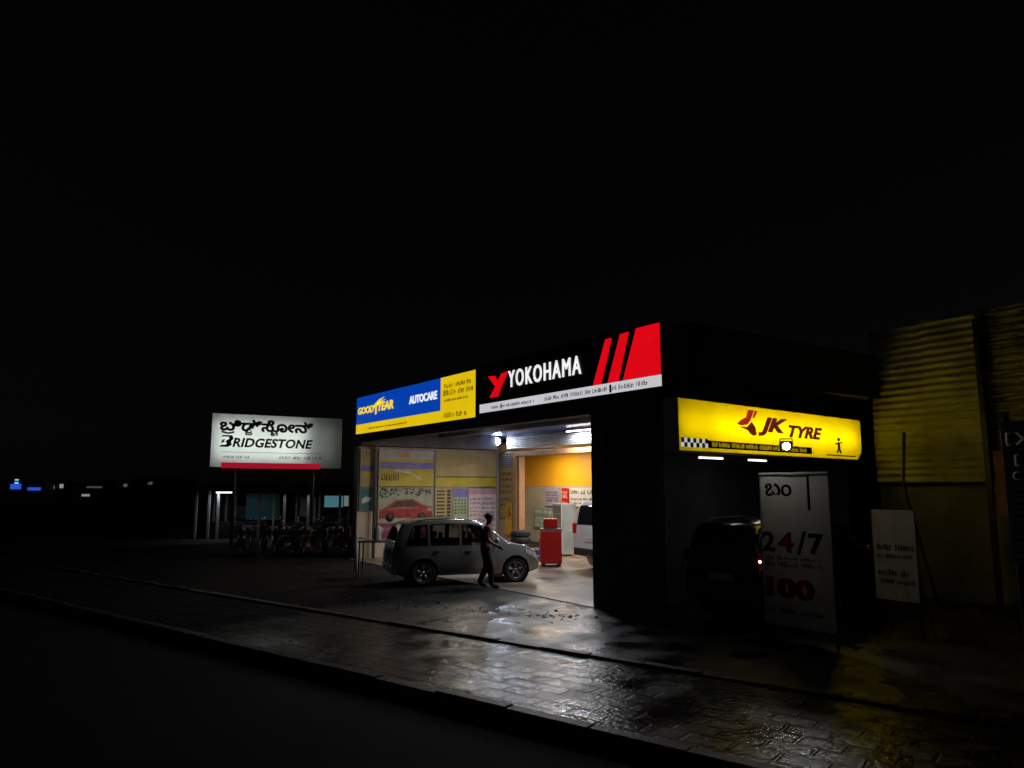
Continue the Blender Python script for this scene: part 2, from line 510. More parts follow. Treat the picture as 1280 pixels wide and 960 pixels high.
# blue and yellow sign
g = sign_box('shop_sign', 'backlit blue and yellow sign with yellow winged-foot lettering over the shop bay', (-22.42, 9.6, 3.93), 0, 7.25, 1.235, 0.16)
MB().box((0.03, 0.0, 0.33), (5.5, 0.012, 1.2)).build('blue_panel', E_blue, g)
MB().box((0.03, -0.002, 0.03), (5.5, 0.012, 0.328)).box((5.503, -0.002, 0.03), (7.22, 0.012, 1.2)).build('yellow_panel', E_yellow, g)
text('lettering', 'GOOD', E_letter_y, g, 0.16, 0.64, 1.18, 0.23, 0.0, bold=0.03, shear=0.12)
text('lettering', 'YEAR', E_letter_y, g, 1.62, 0.64, 1.10, 0.27, 0.0, bold=0.03, shear=0.12)
mb = MB()
for pts in ([(1.30, .84), (1.72, 1.00), (2.10, 1.05), (1.85, .96), (1.58, .80), (1.56, .58), (1.46, .55), (1.45, .74)],
            [(1.62, .84), (1.95, .93), (2.2, .97), (1.86, .94), (1.68, .88)],):
    mb.prism([(x, -0.012, z) for x, z in pts], (0, 0.009, 0))
mb.build('winged_foot_emblem', E_letter_y, g)
text('lettering', 'AUTOCARE', E_letter, g, 3.72, 0.66, 1.60, 0.23, 0.0, bold=0.03)
mb = MB()
for z, h, a, b in ((.90, .12, 5.7, 7.0), (.70, .15, 5.65, 7.1), (.54, .07, 5.7, 6.9)): dashes(mb, a, b, z, h, -0.002, rd)
mb.build('fine_print', mat('grey_print', (0.30, 0.25, 0.12), 0.5), g)
dashes(MB(), 5.7, 6.8, 0.12, 0.13, -0.002, rd).build('fine_print', mat('orange_print', (0.6, 0.16, 0.02), 0.5), g)
dashes(MB(), 1.0, 3.6, 0.13, 0.06, -0.002, rd).build('fine_print', mat('brown_print', (0.25, 0.12, 0.02), 0.5), g)
# black and red sign
k = sign_box('shop_sign', 'backlit black sign with white block lettering and red slanted bars over the bay', (-15.0, 9.58, 4.0), 0, 6.0, 1.205, 0.18)
MB().box((0.03, 0.0, 0.24), (5.97, 0.012, 1.175)).build('black_panel', mat('black_flex', (0.004, 0.004, 0.005), 0.3), k)
MB().box((0.03, -0.003, 0.03), (5.97, 0.012, 0.237)).build('white_strip', E_white, k)
text('lettering', 'YOKOHAMA', E_letter, k, 1.26, 0.52, 2.54, 0.38, 0.0, bold=0.0, depth=0.02, space=1.22, fat=0.004)
mb = MB()
mb.prism([(x, -0.02, z) for x, z in [(0.42, .88), (0.70, .86), (0.82, .72), (0.98, .88), (1.24, .90), (0.96, .56), (0.84, .36), (0.48, .36), (0.72, .60)]], (0, 0.018, 0))
mb.build('red_emblem', E_red, k)
mb = MB()
for pts in ([(4.16, .245), (4.40, .245), (4.72, 1.10), (4.54, 1.10)], [(4.58, .245), (4.88, .245), (5.18, 1.14), (4.95, 1.13)], [(5.00, .245), (5.96, .245), (5.96, 1.17), (5.38, 1.17)]):
    mb.prism([(x, -0.012, z) for x, z in pts], (0, 0.01, 0))
mb.build('slanted_bars', E_red, k)
mb = MB(); dashes(mb, 0.55, 2.2, 0.09, 0.075, -0.003, rd); dashes(mb, 2.6, 5.6, 0.09, 0.085, -0.003, rd); mb.box((0.95, -.006, .06), (0.98, -.003, .19)); mb.box((4.62, -.006, .05), (4.68, -.003, .2))
mb.build('fine_print', M_ink_grey, k)
# yellow sign on the side canopy: flex face lit by tubes inside the box
F_yellow = mat('yellow_flex', (0.93, 0.80, 0.012), 0.4, var=0.06, scale=0.8, trans=0.75)
M_box_in = mat('white_lining', (0.8, 0.8, 0.8), 0.7, var=0.05)
def lightbox(name, label, loc, rotz, w, h, d, face, tubes, ch=0.0):
    t = thing(name, label, 'sign', loc, rotz)
    pts = [(0, 0), (w-ch, 0), (w, ch), (w, h), (0, h)] if ch else [(0, 0), (w, 0), (w, h), (0, h)]
    MB().prism([(x, 0, z) for x, z in pts], (0, 0.004, 0)).build('face', face, t)
    mb = MB()
    n = len(pts)
    for i in range(n):
        (xa, za), (xb, zb) = pts[i], pts[(i+1) % n]
        L = math.hypot(xb-xa, zb-za); nx, nz = -(zb-za)/L*.012, (xb-xa)/L*.012
        mb.prism([(xa, 0.0045, za), (xb, 0.0045, zb), (xb-nx, 0.0045, zb-nz), (xa-nx, 0.0045, za-nz)], (0, d-.005, 0))
    mb.prism([(x, d, z) for x, z in pts], (0, 0.01, 0))
    mb.build('casing', M_box_in, t)
    for (x, z, L, vert, pw) in tubes:
        area('inner_tube', (x, d*0.9, z), (R(-90), 0, 0), L, 0.3 if h < 1.5 else 1.5, pw, (1, 0.98, 0.95), t)
    return t
JW, JH = 6.5, 0.86
j = lightbox('shop_sign', 'yellow backlit sign with dark red lettering and checkered strip on the side canopy', (-8.3, 9.18, 2.86), CA, JW, JH, 0.3, F_yellow,
             [(0.6, .45, 1.0, 0, 3.2), (1.6, .45, 1.0, 0, 5), (2.65, .45, 1.0, 0, 5.6), (3.7, .45, 1.0, 0, 5.6), (4.75, .45, 1.0, 0, 5.6), (5.8, .45, 1.0, 0, 5)], ch=0.2)
M_jk = emat('lit_brown_print', (0.13, 0.014, 0.008), .8)
M_jkr = emat('lit_red_print', (0.45, 0.02, 0.01), .8)
text('lettering', 'JK', M_jk, j, 2.36, 0.34, 1.04, 0.36, -0.001, bold=0.05, shear=0.35)
text('lettering', 'TYRE', M_jk, j, 3.44, 0.36, 1.32, 0.24, -0.001, bold=0.04, shear=0.35)
mb = MB()
for pts in ([(2.06, .80), (2.24, .80), (2.12, .62), (2.02, .53), (1.84, .50), (1.68, .52), (1.80, .60), (1.98, .66)], [(2.28, .80), (2.36, .79), (2.24, .66), (2.18, .66)]):
    mb.prism([(x, -0.012, z) for x, z in pts], (0, 0.01, 0))
mb.build('leaf_emblem', M_jkr, j)
mb = MB(); mb.prism([(x, -0.012, z) for x, z in [(1.74, .48), (2.00, .485), (2.14, .58), (2.26, .50), (2.30, .36), (2.20, .33), (2.10, .36), (2.02, .42)]], (0, 0.01, 0))
mb.build('leaf_emblem', M_jk, j)
a, b = MB(), MB()
for i in range(9):
    for q in range(2):
        (a if (i+q) % 2 else b).box((0.04+i*0.082, -0.006, 0.06+q*0.075), (0.04+(i+1)*0.082, -0.001, 0.06+(q+1)*0.075))
a.build('checker_squares', M_ink, j); b.build('checker_squares', emat('lit_white_print', (.6, .6, .55), .8), j)
MB().box((0.785, -0.004, 0.06), (4.3, -0.001, 0.19)).build('black_strip', M_ink, j)
dashes(MB(), 0.9, 4.1, 0.09, 0.08, -0.0045, rd).build('fine_print', emat('lit_yellow_print', (.5, .35, .01), .7), j)
mb = MB(); mb.tube([(5.36, -.006, .12), (5.44, -.006, .22), (5.52, -.006, .12)], .02, 6); mb.tube([(5.44, -.006, .2), (5.44, -.006, .34)], .028, 6); mb.tube([(5.3, -.006, .3), (5.58, -.006, .34)], .015, 6); mb.ball((5.44, -.008, .4), .035)
mb.build('figure_emblem', M_ink, j)
MB().box((4.9, -0.004, 0.05), (6.2, -0.001, 0.075)).build('black_strip', M_ink, j)
tube_light((-9.35, 12.6, 2.84), CA, 'tube light under the yellow sign canopy', 0.7, W2, L=.7, tm=mat('dim_tube', (1, .97, .9), .3, emit=2.5, var=0))
tube_light((-9.1, 10.9, 2.84), CA, 'tube light under the side canopy above the dark parked car', 0.4, W2, L=.8, tm=mat('dim_tube', (1, .97, .9), .3, emit=2.5, var=0))

# white roadside sign on two posts
BR_A = R(90) - 0.084
BW, BH = 5.13, 2.06
F_white = mat('white_flex', (0.72, 0.76, 0.74), 0.45, var=0.06, scale=0.6, trans=0.7)
bsg = lightbox('roadside_sign', 'white lightbox sign on posts with green black lettering and red bar', (-30, 6.93, 3.06), BR_A, BW, BH, 0.3, F_white, 
               [(1.9, 1.03, 3.5, 0, 40), (4.2, 1.03, 1.2, 0, 1.6)])
M_gb = mat('green_black_print', (0.006, 0.022, 0.018), 0.4)
text('lettering', 'ಬಿಡ್ಸೋನ್', M_gb, bsg, 0.30, 1.42, 3.6, 0.44, -0.001, fat=0.026)
text('lettering', 'ಜ', M_gb, bsg, 1.24, 1.26, 0.25, 0.15, -0.001, fat=.014)
text('lettering', 'ಟ', M_gb, bsg, 2.22, 1.26, 0.27, 0.15, -0.001, fat=.014)
MB().tube([(0.36, -.004, 1.37), (0.55, -.004, 1.31), (0.72, -.004, 1.32), (0.82, -.004, 1.37)], 0.035, 6).build('lettering', M_gb, bsg)
text('lettering', 'RIDGESTONE', M_gb, bsg, 0.78, 0.77, 3.14, 0.37, -0.001, bold=0.035, shear=0.22, space=1.05)
mb = MB()
for pts in ([(0.28, .77), (0.62, .77), (0.76, .85), (0.72, .99), (0.82, 1.09), (0.76, 1.23), (0.42, 1.23), (0.36, 1.17), (0.64, 1.17), (0.66, 1.09), (0.52, 1.0), (0.58, .89), (0.50, .85), (0.38, .85)],):
    mb.prism([(x, -0.012, z) for x, z in pts], (0, 0.011, 0))
mb.build('lettering', M_gb, bsg)
MB().prism([(x, -0.012, z) for x, z in [(0.36, .92), (0.46, .94), (0.50, 1.08), (0.40, 1.04)]], (0, 0.011, 0)).build('emblem_wedge', M_red, bsg)
MB().box((0.35, -0.004, 0.57), (4.3, -0.001, 0.585)).build('rule_line', M_gb, bsg)
mb = MB(); dashes(mb, 0.45, 1.4, 0.34, 0.1, -0.001, rd); dashes(mb, 2.6, 4.3, 0.34, 0.12, -0.001, rd)
mb.build('fine_print', M_gb, bsg)
MB().box((0.40, -0.006, -0.05), (4.26, -0.001, 0.17)).build('red_bar', mat('red_flex', (0.6, 0.008, 0.03), 0.4, emit=0.55, var=0.1), bsg)
mb = MB()
for x in (1.0, 4.1):
    mb.tube([(x, 0.42, -3.2), (x, 0.42, 2.0)], 0.07, 10)
for z in (0.3, 1.7): mb.box((0.2, 0.315, z), (BW-.2, 0.37, z+.06))
for x in (1.0, 4.1): mb.tube([(x, 0.42, -0.7), (x+.7, 0.36, -0.02)], 0.03, 6)
mb.build('post_frame', M_steel, bsg)

# ------------------------------------------------------------------ posters in the bay
def board(name, label, cat, loc, rotz, w, h, m, group=None, frame=M_steel):
    t = thing(name, label, cat, loc, rotz, group)
    MB().box((0, -0.02, 0), (w, 0, h)).build('panel', m, t)
    if frame:
        f = 0.025
        MB().box((-f, -0.03, -f), (w+f, 0, 0)).box((-f, -0.03, h), (w+f, 0, h+f)).box((-f, -0.03, 0), (0, 0, h)).box((w, -0.03, 0), (w+f, 0, h)).build('edge_frame', frame, t)
    return t
Yl = -0.0203
PW = R(90)
X0 = WX + 0.031
p1 = board('wall_board', 'narrow yellow and violet striped board at the street end of the wall', 'board', (X0, 9.85, 2.3), PW, 0.52, 1.18, M_beige_p)
mb = MB()
for i in range(5): mb.box((0.03+i*.1, Yl-.003, .72), (0.075+i*.1, Yl, 1.14))
mb.build('stripes', M_yellow_p, p1); MB().box((0, Yl-.003, .5), (.52, Yl, .66)).build('band', M_violet_p, p1); MB().box((0, Yl-.003, .27), (.52, Yl, .46)).build('band', M_yellow_p, p1)
p2 = board('poster', 'teal poster below the narrow striped board', 'poster', (X0, 9.85, 1.55), PW, 0.52, 0.68, M_teal)
MB().prism([(x, Yl-.004, z) for x, z in [(0.06, .2), (.3, .26), (.42, .38), (.2, .42), (.06, .34)]], (0, .004, 0)).build('print', M_paper, p2)
p3 = board('wall_board', 'grey topped board with violet band and white script over yellow', 'board', (X0, 10.50, 2.3), PW, 2.02, 1.2, mat('grey_print_panel', (0.4, 0.4, 0.42), 0.4))
MB().box((0, Yl-.003, .82), (2.02, Yl, .92)).build('band', M_yellow_p, p3)
MB().box((0, Yl-.003, .58), (2.02, Yl, .80)).build('band', M_violet_p, p3)
MB().box((0, Yl-.003, 0.0), (2.02, Yl, .57)).build('band', M_yellow_p, p3)
mb = MB()
for k_ in range(7):
    xa = .12 + k_*.2; mb.tube([(xa, Yl-.006, .62), (xa+.05, Yl-.006, .74-.02*(k_ % 3)), (xa+.09, Yl-.006, .62), (xa+.15, Yl-.006, .70), (xa+.19, Yl-.006, .62)], .009, 5)
mb.prism([(x, Yl-.008, z) for x, z in [(0.5, .5), (1.2, .42), (1.55, .2), (1.5, .3), (1.1, .5), (.6, .56)]], (0, .005, 0)); mb.build('script_print', M_paper, p3)
mb = MB()
for k_ in range(4):
    xa = .1 + k_*.16; mb.tube([(xa, Yl-.006, .2), (xa+.02, Yl-.006, .4), (xa+.1, Yl-.006, .42), (xa+.11, Yl-.006, .24), (xa+.03, Yl-.006, .2)], .016, 5)
mb.build("script_print", M_ink_grey, p3)
MB().box((0.7, Yl-.0035, 0.96), (1.1, Yl, 1.17)).build('print', M_frame, p3)
p4 = board('poster', 'picture poster of a red car under dark foliage', 'poster', (X0, 10.50, 1.13), PW, 2.02, 1.14, mat('pale_green_print', (0.33, 0.36, 0.28), 0.5))
M_redpr = mat('red_print', (0.34, 0.03, 0.025), 0.4, var=0.6, scale=5)
MB().prism([(x, Yl-.004, z) for x, z in [(.02, .12), (.05, .40), (.28, .50), (.62, .72), (1.25, .76), (1.62, .56), (1.98, .48), (2.0, .14)]], (0, .004, 0)).build('car_picture', M_redpr, p4)
M_dkpr = mat('dark_foliage_print', (0.03, 0.04, 0.02), 0.5)
mb = MB(); mb.prism([(x, Yl-.007, z) for x, z in [(.40, .50), (.66, .68), (.9, .70), (.9, .50)]], (0, .003, 0)); mb.prism([(x, Yl-.007, z) for x, z in [(.95, .50), (.95, .70), (1.22, .72), (1.48, .54)]], (0, .003, 0)); mb.build('car_windows', M_dkpr, p4)
for xc in (.42, 1.6):
    MB().lathe([(0, -.003), (.15, -.003), (.15, 0), (0, 0)], (xc, Yl-.005, .16), 'y', 20).build('wheel_print', M_ink, p4)
rg = random.Random(2)
mb = MB()
for k_ in range(90):
    xa, za = rg.uniform(.05, 1.95), 1.1 - abs(rg.gauss(0, .13)); r_ = rg.uniform(.02, .06)
    if za > .8: mb.prism([(xa+math.cos(a_*math.pi/3+k_)*r_*rg.uniform(.6, 1.2), Yl-.003-.00003*k_, za+math.sin(a_*math.pi/3+k_)*r_*.7) for a_ in range(6)], (0, .0028, 0))
mb.build('dark_foliage', M_dkpr, p4)
mb = MB(); mb.prism([(x, Yl-.007, z) for x, z in [(1.78, .36), (1.97, .34), (1.96, .44), (1.84, .46)]], (0, .003, 0)); mb.prism([(x, Yl-.007, z) for x, z in [(.1, .40), (.9, .45), (1.7, .44), (.9, .48)]], (0, .003, 0)); mb.build('highlight', M_pink_p, p4)
p5 = board('poster', 'maroon strip poster with pale line behind the roof of the silver car', 'poster', (X0, 10.50, 0.62), PW, 2.02, 0.46, M_maroon)
mb = MB(); mb.box((0.5, Yl-.003, .2), (2.0, Yl, .27)); dashes(mb, .1, .5, .25, .12, Yl, rd); mb.build('print', M_pink_p, p5)
p6 = board('wall_board', 'wide beige and olive board next to the flood light corner', 'board', (X0, 12.62, 2.3), PW, 2.50, 1.2, M_beige_p)
MB().box((0, Yl-.003, 0.0), (2.5, Yl, .30)).build('band', M_yellow_p, p6)
MB().box((0, Yl-.003, .30), (2.5, Yl, .36)).build('band', mat('brown_print_band', (.2, .13, .03), .5), p6)
mb = MB(); dashes(mb, 1.2, 2.2, .75, .1, Yl, rd); dashes(mb, 1.3, 2.0, .58, .07, Yl, rd); mb.build('print', M_frame, p6)
p7 = board('poster', 'beige price chart with rows of dark bars', 'poster', (X0, 12.62, 1.05), PW, 0.66, 1.20, M_beige_p)
mb = MB()
for i in range(9): mb.box((.05, Yl-.003, .1+i*.12), (.36, Yl, .15+i*.12)); mb.box((.46, Yl-.003, .08+i*.12), (.6, Yl, .17+i*.12))
mb.build('bars', M_ink, p7)
p8 = board('poster', 'green grid chart beneath a violet heading', 'poster', (X0, 13.33, 0.95), PW, 0.58, 1.30, mat('pale_olive', (.38, .40, .28), .5))
MB().box((0, Yl-.003, .98), (.58, Yl, 1.28)).build('heading', M_violet_p, p8)
mb = MB()
for i in range(5):
    for q in range(4): mb.box((.05+q*.13, Yl-.003, .4+i*.11), (.13+q*.13, Yl, .47+i*.11))
mb.build('grid', M_green, p8); MB().box((0, Yl-.003, .0), (.58, Yl, .3)).build('band', M_yellow_p, p8)
p9 = board('poster', 'large white poster crowded with pink and black print', 'poster', (X0, 13.96, 0.6), PW, 1.16, 1.62, mat('pale_pink_paper', (.58, .5, .53), .5))
MB().box((0, Yl-.003, 1.42), (1.16, Yl, 1.6)).build('heading', M_pink_p, p9)
mb = MB()
for z, h in ((1.22, .08), (1.08, .1), (.92, .07), (.80, .07), (.66, .09), (.5, .07), (.36, .08), (.2, .07)): dashes(mb, .06, .5, z, h, Yl, rd)
mb.build('print', M_maroon, p9)
mb = MB()
for z, h in ((1.22, .1), (1.06, .11), (.9, .08), (.76, .08), (.62, .1), (.46, .08), (.3, .09), (.14, .08)): dashes(mb, .55, 1.1, z, h, Yl, rd)
mb.build('print', M_ink, p9)
# board on the rear wall beside the frame
q1 = board('wall_board', 'tall panel of small print with blue slatted top beside the timber frame', 'board', (-22.45, 15.27, 1.2), 0, 0.82, 2.25, M_beige_p)
mb = MB()
for i in range(6): mb.box((.04, -.024, 1.78+i*.075), (.78, -.0203, 1.81+i*.075))
mb.build('slats', M_blue_p, q1)
mb = MB()
for z in (1.5, 1.3, 1.05, .85, .6, .4): dashes(mb, .08, .74, z, .12, -.0203, rd)
mb.build('print', mat('brown_ink', (.12, .06, .03), .5), q1)
q2 = board('poster', 'yellow and orange poster low beside the timber frame', 'poster', (-22.02, 15.21, 0.62), 0, 0.42, 1.1, M_yellow_p, frame=None)
MB().box((0, -.024, 0), (.42, -.0203, .5)).build('band', M_orange, q2)
MB().prism([(x, -.027, z) for x, z in [(.2, .6), (.38, .7), (.3, .85), (.36, 1.0), (.2, .9)]], (0, .0035, 0)).build('figure', M_red, q2)
# posters in the inner room
for (x, z, w, h, m, lab, prn) in (
    (-24.55, 1.52, 0.95, 0.72, mat('lilac_paper', (.42, .36, .48), .5), 'lilac poster with black figures under the orange band', M_ink),
    (-23.45, 1.52, 0.42, 0.72, M_red, 'narrow red poster with white strokes under the orange band', M_paper),
    (-22.95, 1.52, 2.3, 0.72, M_paper, 'long white poster with black headline under the orange band', M_ink),
    (-20.4, 1.52, 2.2, 0.72, M_paper, 'white poster with black text to the right under the orange band', M_ink),
    (-25.3, 0.62, 1.35, 0.80, mat('grey_green_paper', (.25, .33, .28), .5), 'grey green poster with white mark below the lilac poster', M_paper),
    (-23.85, 0.5, 0.62, 0.9, mat('plum_paper', (.26, .17, .26), .5), 'plum coloured poster between the green and tan ones', M_ink),
    (-23.1, 0.5, 1.2, 0.9, mat('tan_paper', (.34, .27, .17), .5), 'tan poster with pale lines behind the red cabinet', M_paper),
    (-21.7, 0.5, 1.5, 0.9, mat('mauve_paper', (.4, .3, .4), .5), 'mauve poster behind the white car', M_ink)):
    t = board('poster', lab, 'poster', (x, 18.97, z), 0, w, h, m, frame=None)
    mb = MB(); zz = h - .18
    while zz > .05:
        hh = rd.choice((.07, .1, .16)); dashes(mb, .06, w-.08, zz-hh*.3, hh, -.0203, rd); zz -= hh*1.6
    mb.build('print', prn, t)

# red workshop cabinet
rc = thing('tool_cabinet', 'red metal workshop cabinet with a dark machine top in the lit bay', 'cabinet', (-17.3, 13.55, 0.02), R(-35))
MB().box((-.36, -.3, .08), (.36, .3, 1.02), .015).build('body', M_red, rc)
for z in (.14, .36, .58):
    dw = MB().box((-.33, -.318, z), (.33, -.3, z+.2), .006).build('drawer', M_red, rc)
    MB().box((-.15, -.34, z+.15), (.15, -.319, z+.17)).build('handle', M_chrome, dw)
MB().box((-.37, -.31, 1.021), (.37, .31, 1.06), .01).build('worktop', M_dark, rc)
MB().box((-.3, -.2, 1.061), (.12, .2, 1.34), .02).build('display_hood', M_red, rc)
MB().box((-.02, -.215, 1.12), (.11, -.202, 1.3)).build('screen', M_green, rc)
for x in (-.28, .28):
    for y in (-.22, .22): MB().lathe([(0, -.02), (.05, -.02), (.05, .02), (0, .02)], (x, y, .05), 'x', 12).build('castor', M_rubber, rc)
# white cabinet at the back of the bay
wc = thing('display_cabinet', 'grey display cabinet with pale frame standing left of the red cabinet', 'cabinet', (-19.8, 16.1, 0.02), R(-20))
MB().box((-.5, -.25, .05), (.5, .25, 1.7), .01).build('body', mat('grey_cabinet', (.3, .31, .3), .4), wc)
MB().box((-.5, -.275, .08), (-.44, -.252, 1.68)).box((.44, -.275, .08), (.5, -.252, 1.68)).box((-.44, -.275, 1.62), (.44, -.252, 1.68)).box((-.44, -.275, .08), (.44, -.252, .16)).build('frame', M_paper, wc)
for z in (.55, 1.0, 1.35): MB().box((-.43, -.262, z), (.43, -.252, z+.03)).build('shelf', M_paper, wc)
cr = thing('crate', 'blue plastic crate in front of the grey display cabinet', 'crate', (-18.6, 14.4, 0.02), R(15))
mb = MB()
mb.box((-.3, -.2, 0), (.3, .2, .03))
for a_, b_ in (((-.3, -.2), (.3, -.17)), ((-.3, .17), (.3, .2)), ((-.3, -.17), (-.27, .17)), ((.27, -.17), (.3, .17))):
    mb.box((*a_, .031), (*b_, .12)); mb.box((*a_, .16), (*b_, .32))
for x in (-.29, 0, .27):
    for y in (-.195, .175): mb.box((x, y, .12), (x+.02, y+.02, .16))
mb.build('body', mat('blue_plastic', (.05, .12, .5), .4), cr)

sh = thing('goods_shelf', 'grey steel shelf of cans and boxes against the inner room wall', 'shelf', (-19.9, 18.5, 0.02))
for z in (.08, .55, 1.02, 1.45): MB().box((-.8, -.2, z), (.8, .2, z+.03)).build('shelf_board', M_paper, sh)
for x in (-.8, .77):
    for y in (-.2, .17): MB().box((x, y, 0), (x+.03, y+.03, 1.9)).build('upright', M_steel, sh)
ro = random.Random(8)
whr = {.11: 'bottom', .58: 'second', 1.05: 'third', 1.48: 'top'}
cols = [('red', M_red), ('black', M_ink), ('yellow', M_yellow_p), ('blue', M_blue_p), ('white', M_paper), ('green', M_green), ('grey', M_steel)]
for z in whr:
    ro.shuffle(cols)
    for i in range(6):
        cn, cm = cols[i]; x = -20.58 + i*.26; hh = ro.uniform(.2, .36)
        if i % 2:
            o = MB().box((-.1, -.12, 0), (.1, .12, hh), .008).build('carton', cm, None, loc=(x, 18.47, z+.022))
            tag(o, '%s carton on the %s board of the grey shelf' % (cn, whr[z]), 'carton', 'goods on the steel shelf')
        else:
            o = MB().lathe([(0, 0), (.085, 0), (.09, .01), (.09, hh*.75), (.05, hh*.9), (.03, hh*.92), (.03, hh), (0, hh)], (0, 0, 0), 'z', 14).build('oil_can', cm, None, loc=(x, 18.47, z+.022))
            tag(o, '%s oil can on the %s board of the grey shelf' % (cn, whr[z]), 'oil can', 'goods on the steel shelf')
pos = ['lowest tyre of the stack beside the timber frame', 'second tyre up in the stack beside the timber frame', 'third tyre up in the stack beside the timber frame', 'topmost tyre of the stack beside the timber frame']
for i in range(4):
    t = thing('tyre', 'black ' + pos[i], 'tyre', (-20.4 + ro.uniform(-.03, .03), 14.7 + ro.uniform(-.03, .03), .022 + i*.205), ro.random()*6, 'tyres stacked in the bay')
    mb = MB().lathe([(.19, .01), (.26, 0), (.31, .025), (.325, .06), (.325, .14), (.31, .175), (.26, .2), (.19, .19), (.185, .1), (.19, .01)], (0, 0, 0), 'z', 32)
    for k in range(36):
        a = 2*math.pi*k/36; c_, s_ = math.cos(a), math.sin(a)
        mb.prism([(c_*.32-s_*.012, s_*.32+c_*.012, .05), (c_*.332-s_*.012, s_*.332+c_*.012, .05), (c_*.332+s_*.012, s_*.332-c_*.012, .05), (c_*.32+s_*.012, s_*.32-c_*.012, .05)], (0, 0, .1))
    mb.build('tread', M_rubber, t)

# ------------------------------------------------------------------ vehicles
def window_glass():
    m = bpy.data.materials.new('window_glass'); m.use_nodes = True; nt = m.node_tree
    tr = nt.nodes.new('ShaderNodeBsdfTransparent'); tr.inputs[0].default_value = (.34, .36, .36, 1)
    gl = nt.nodes.new('ShaderNodeBsdfGlossy'); gl.inputs['Roughness'].default_value = .04
    fr = nt.nodes.new('ShaderNodeFresnel'); fr.inputs[0].default_value = 1.5
    mx = nt.nodes.new('ShaderNodeMixShader'); L = nt.links.new
    L(fr.outputs[0], mx.inputs[0]); L(tr.outputs[0], mx.inputs[1]); L(gl.outputs[0], mx.inputs[2])
    L(mx.outputs[0], nt.nodes['Material Output'].inputs['Surface'])
    return m
M_window = window_glass()
M_seat = mat('seat_cloth', (.05, .048, .045), .8)
def smooth_prof(keys):
    def f(y):
        if y <= keys[0][0]: return keys[0][1]
        for (a, va), (b, vb) in zip(keys, keys[1:]):
            if y <= b:
                return va + (vb-va)*(y-a)/(b-a)
        return keys[-1][1]
    def g(y, e=0.05):
        return (f(y-e) + 2*f(y) + f(y+e))/4
    return g

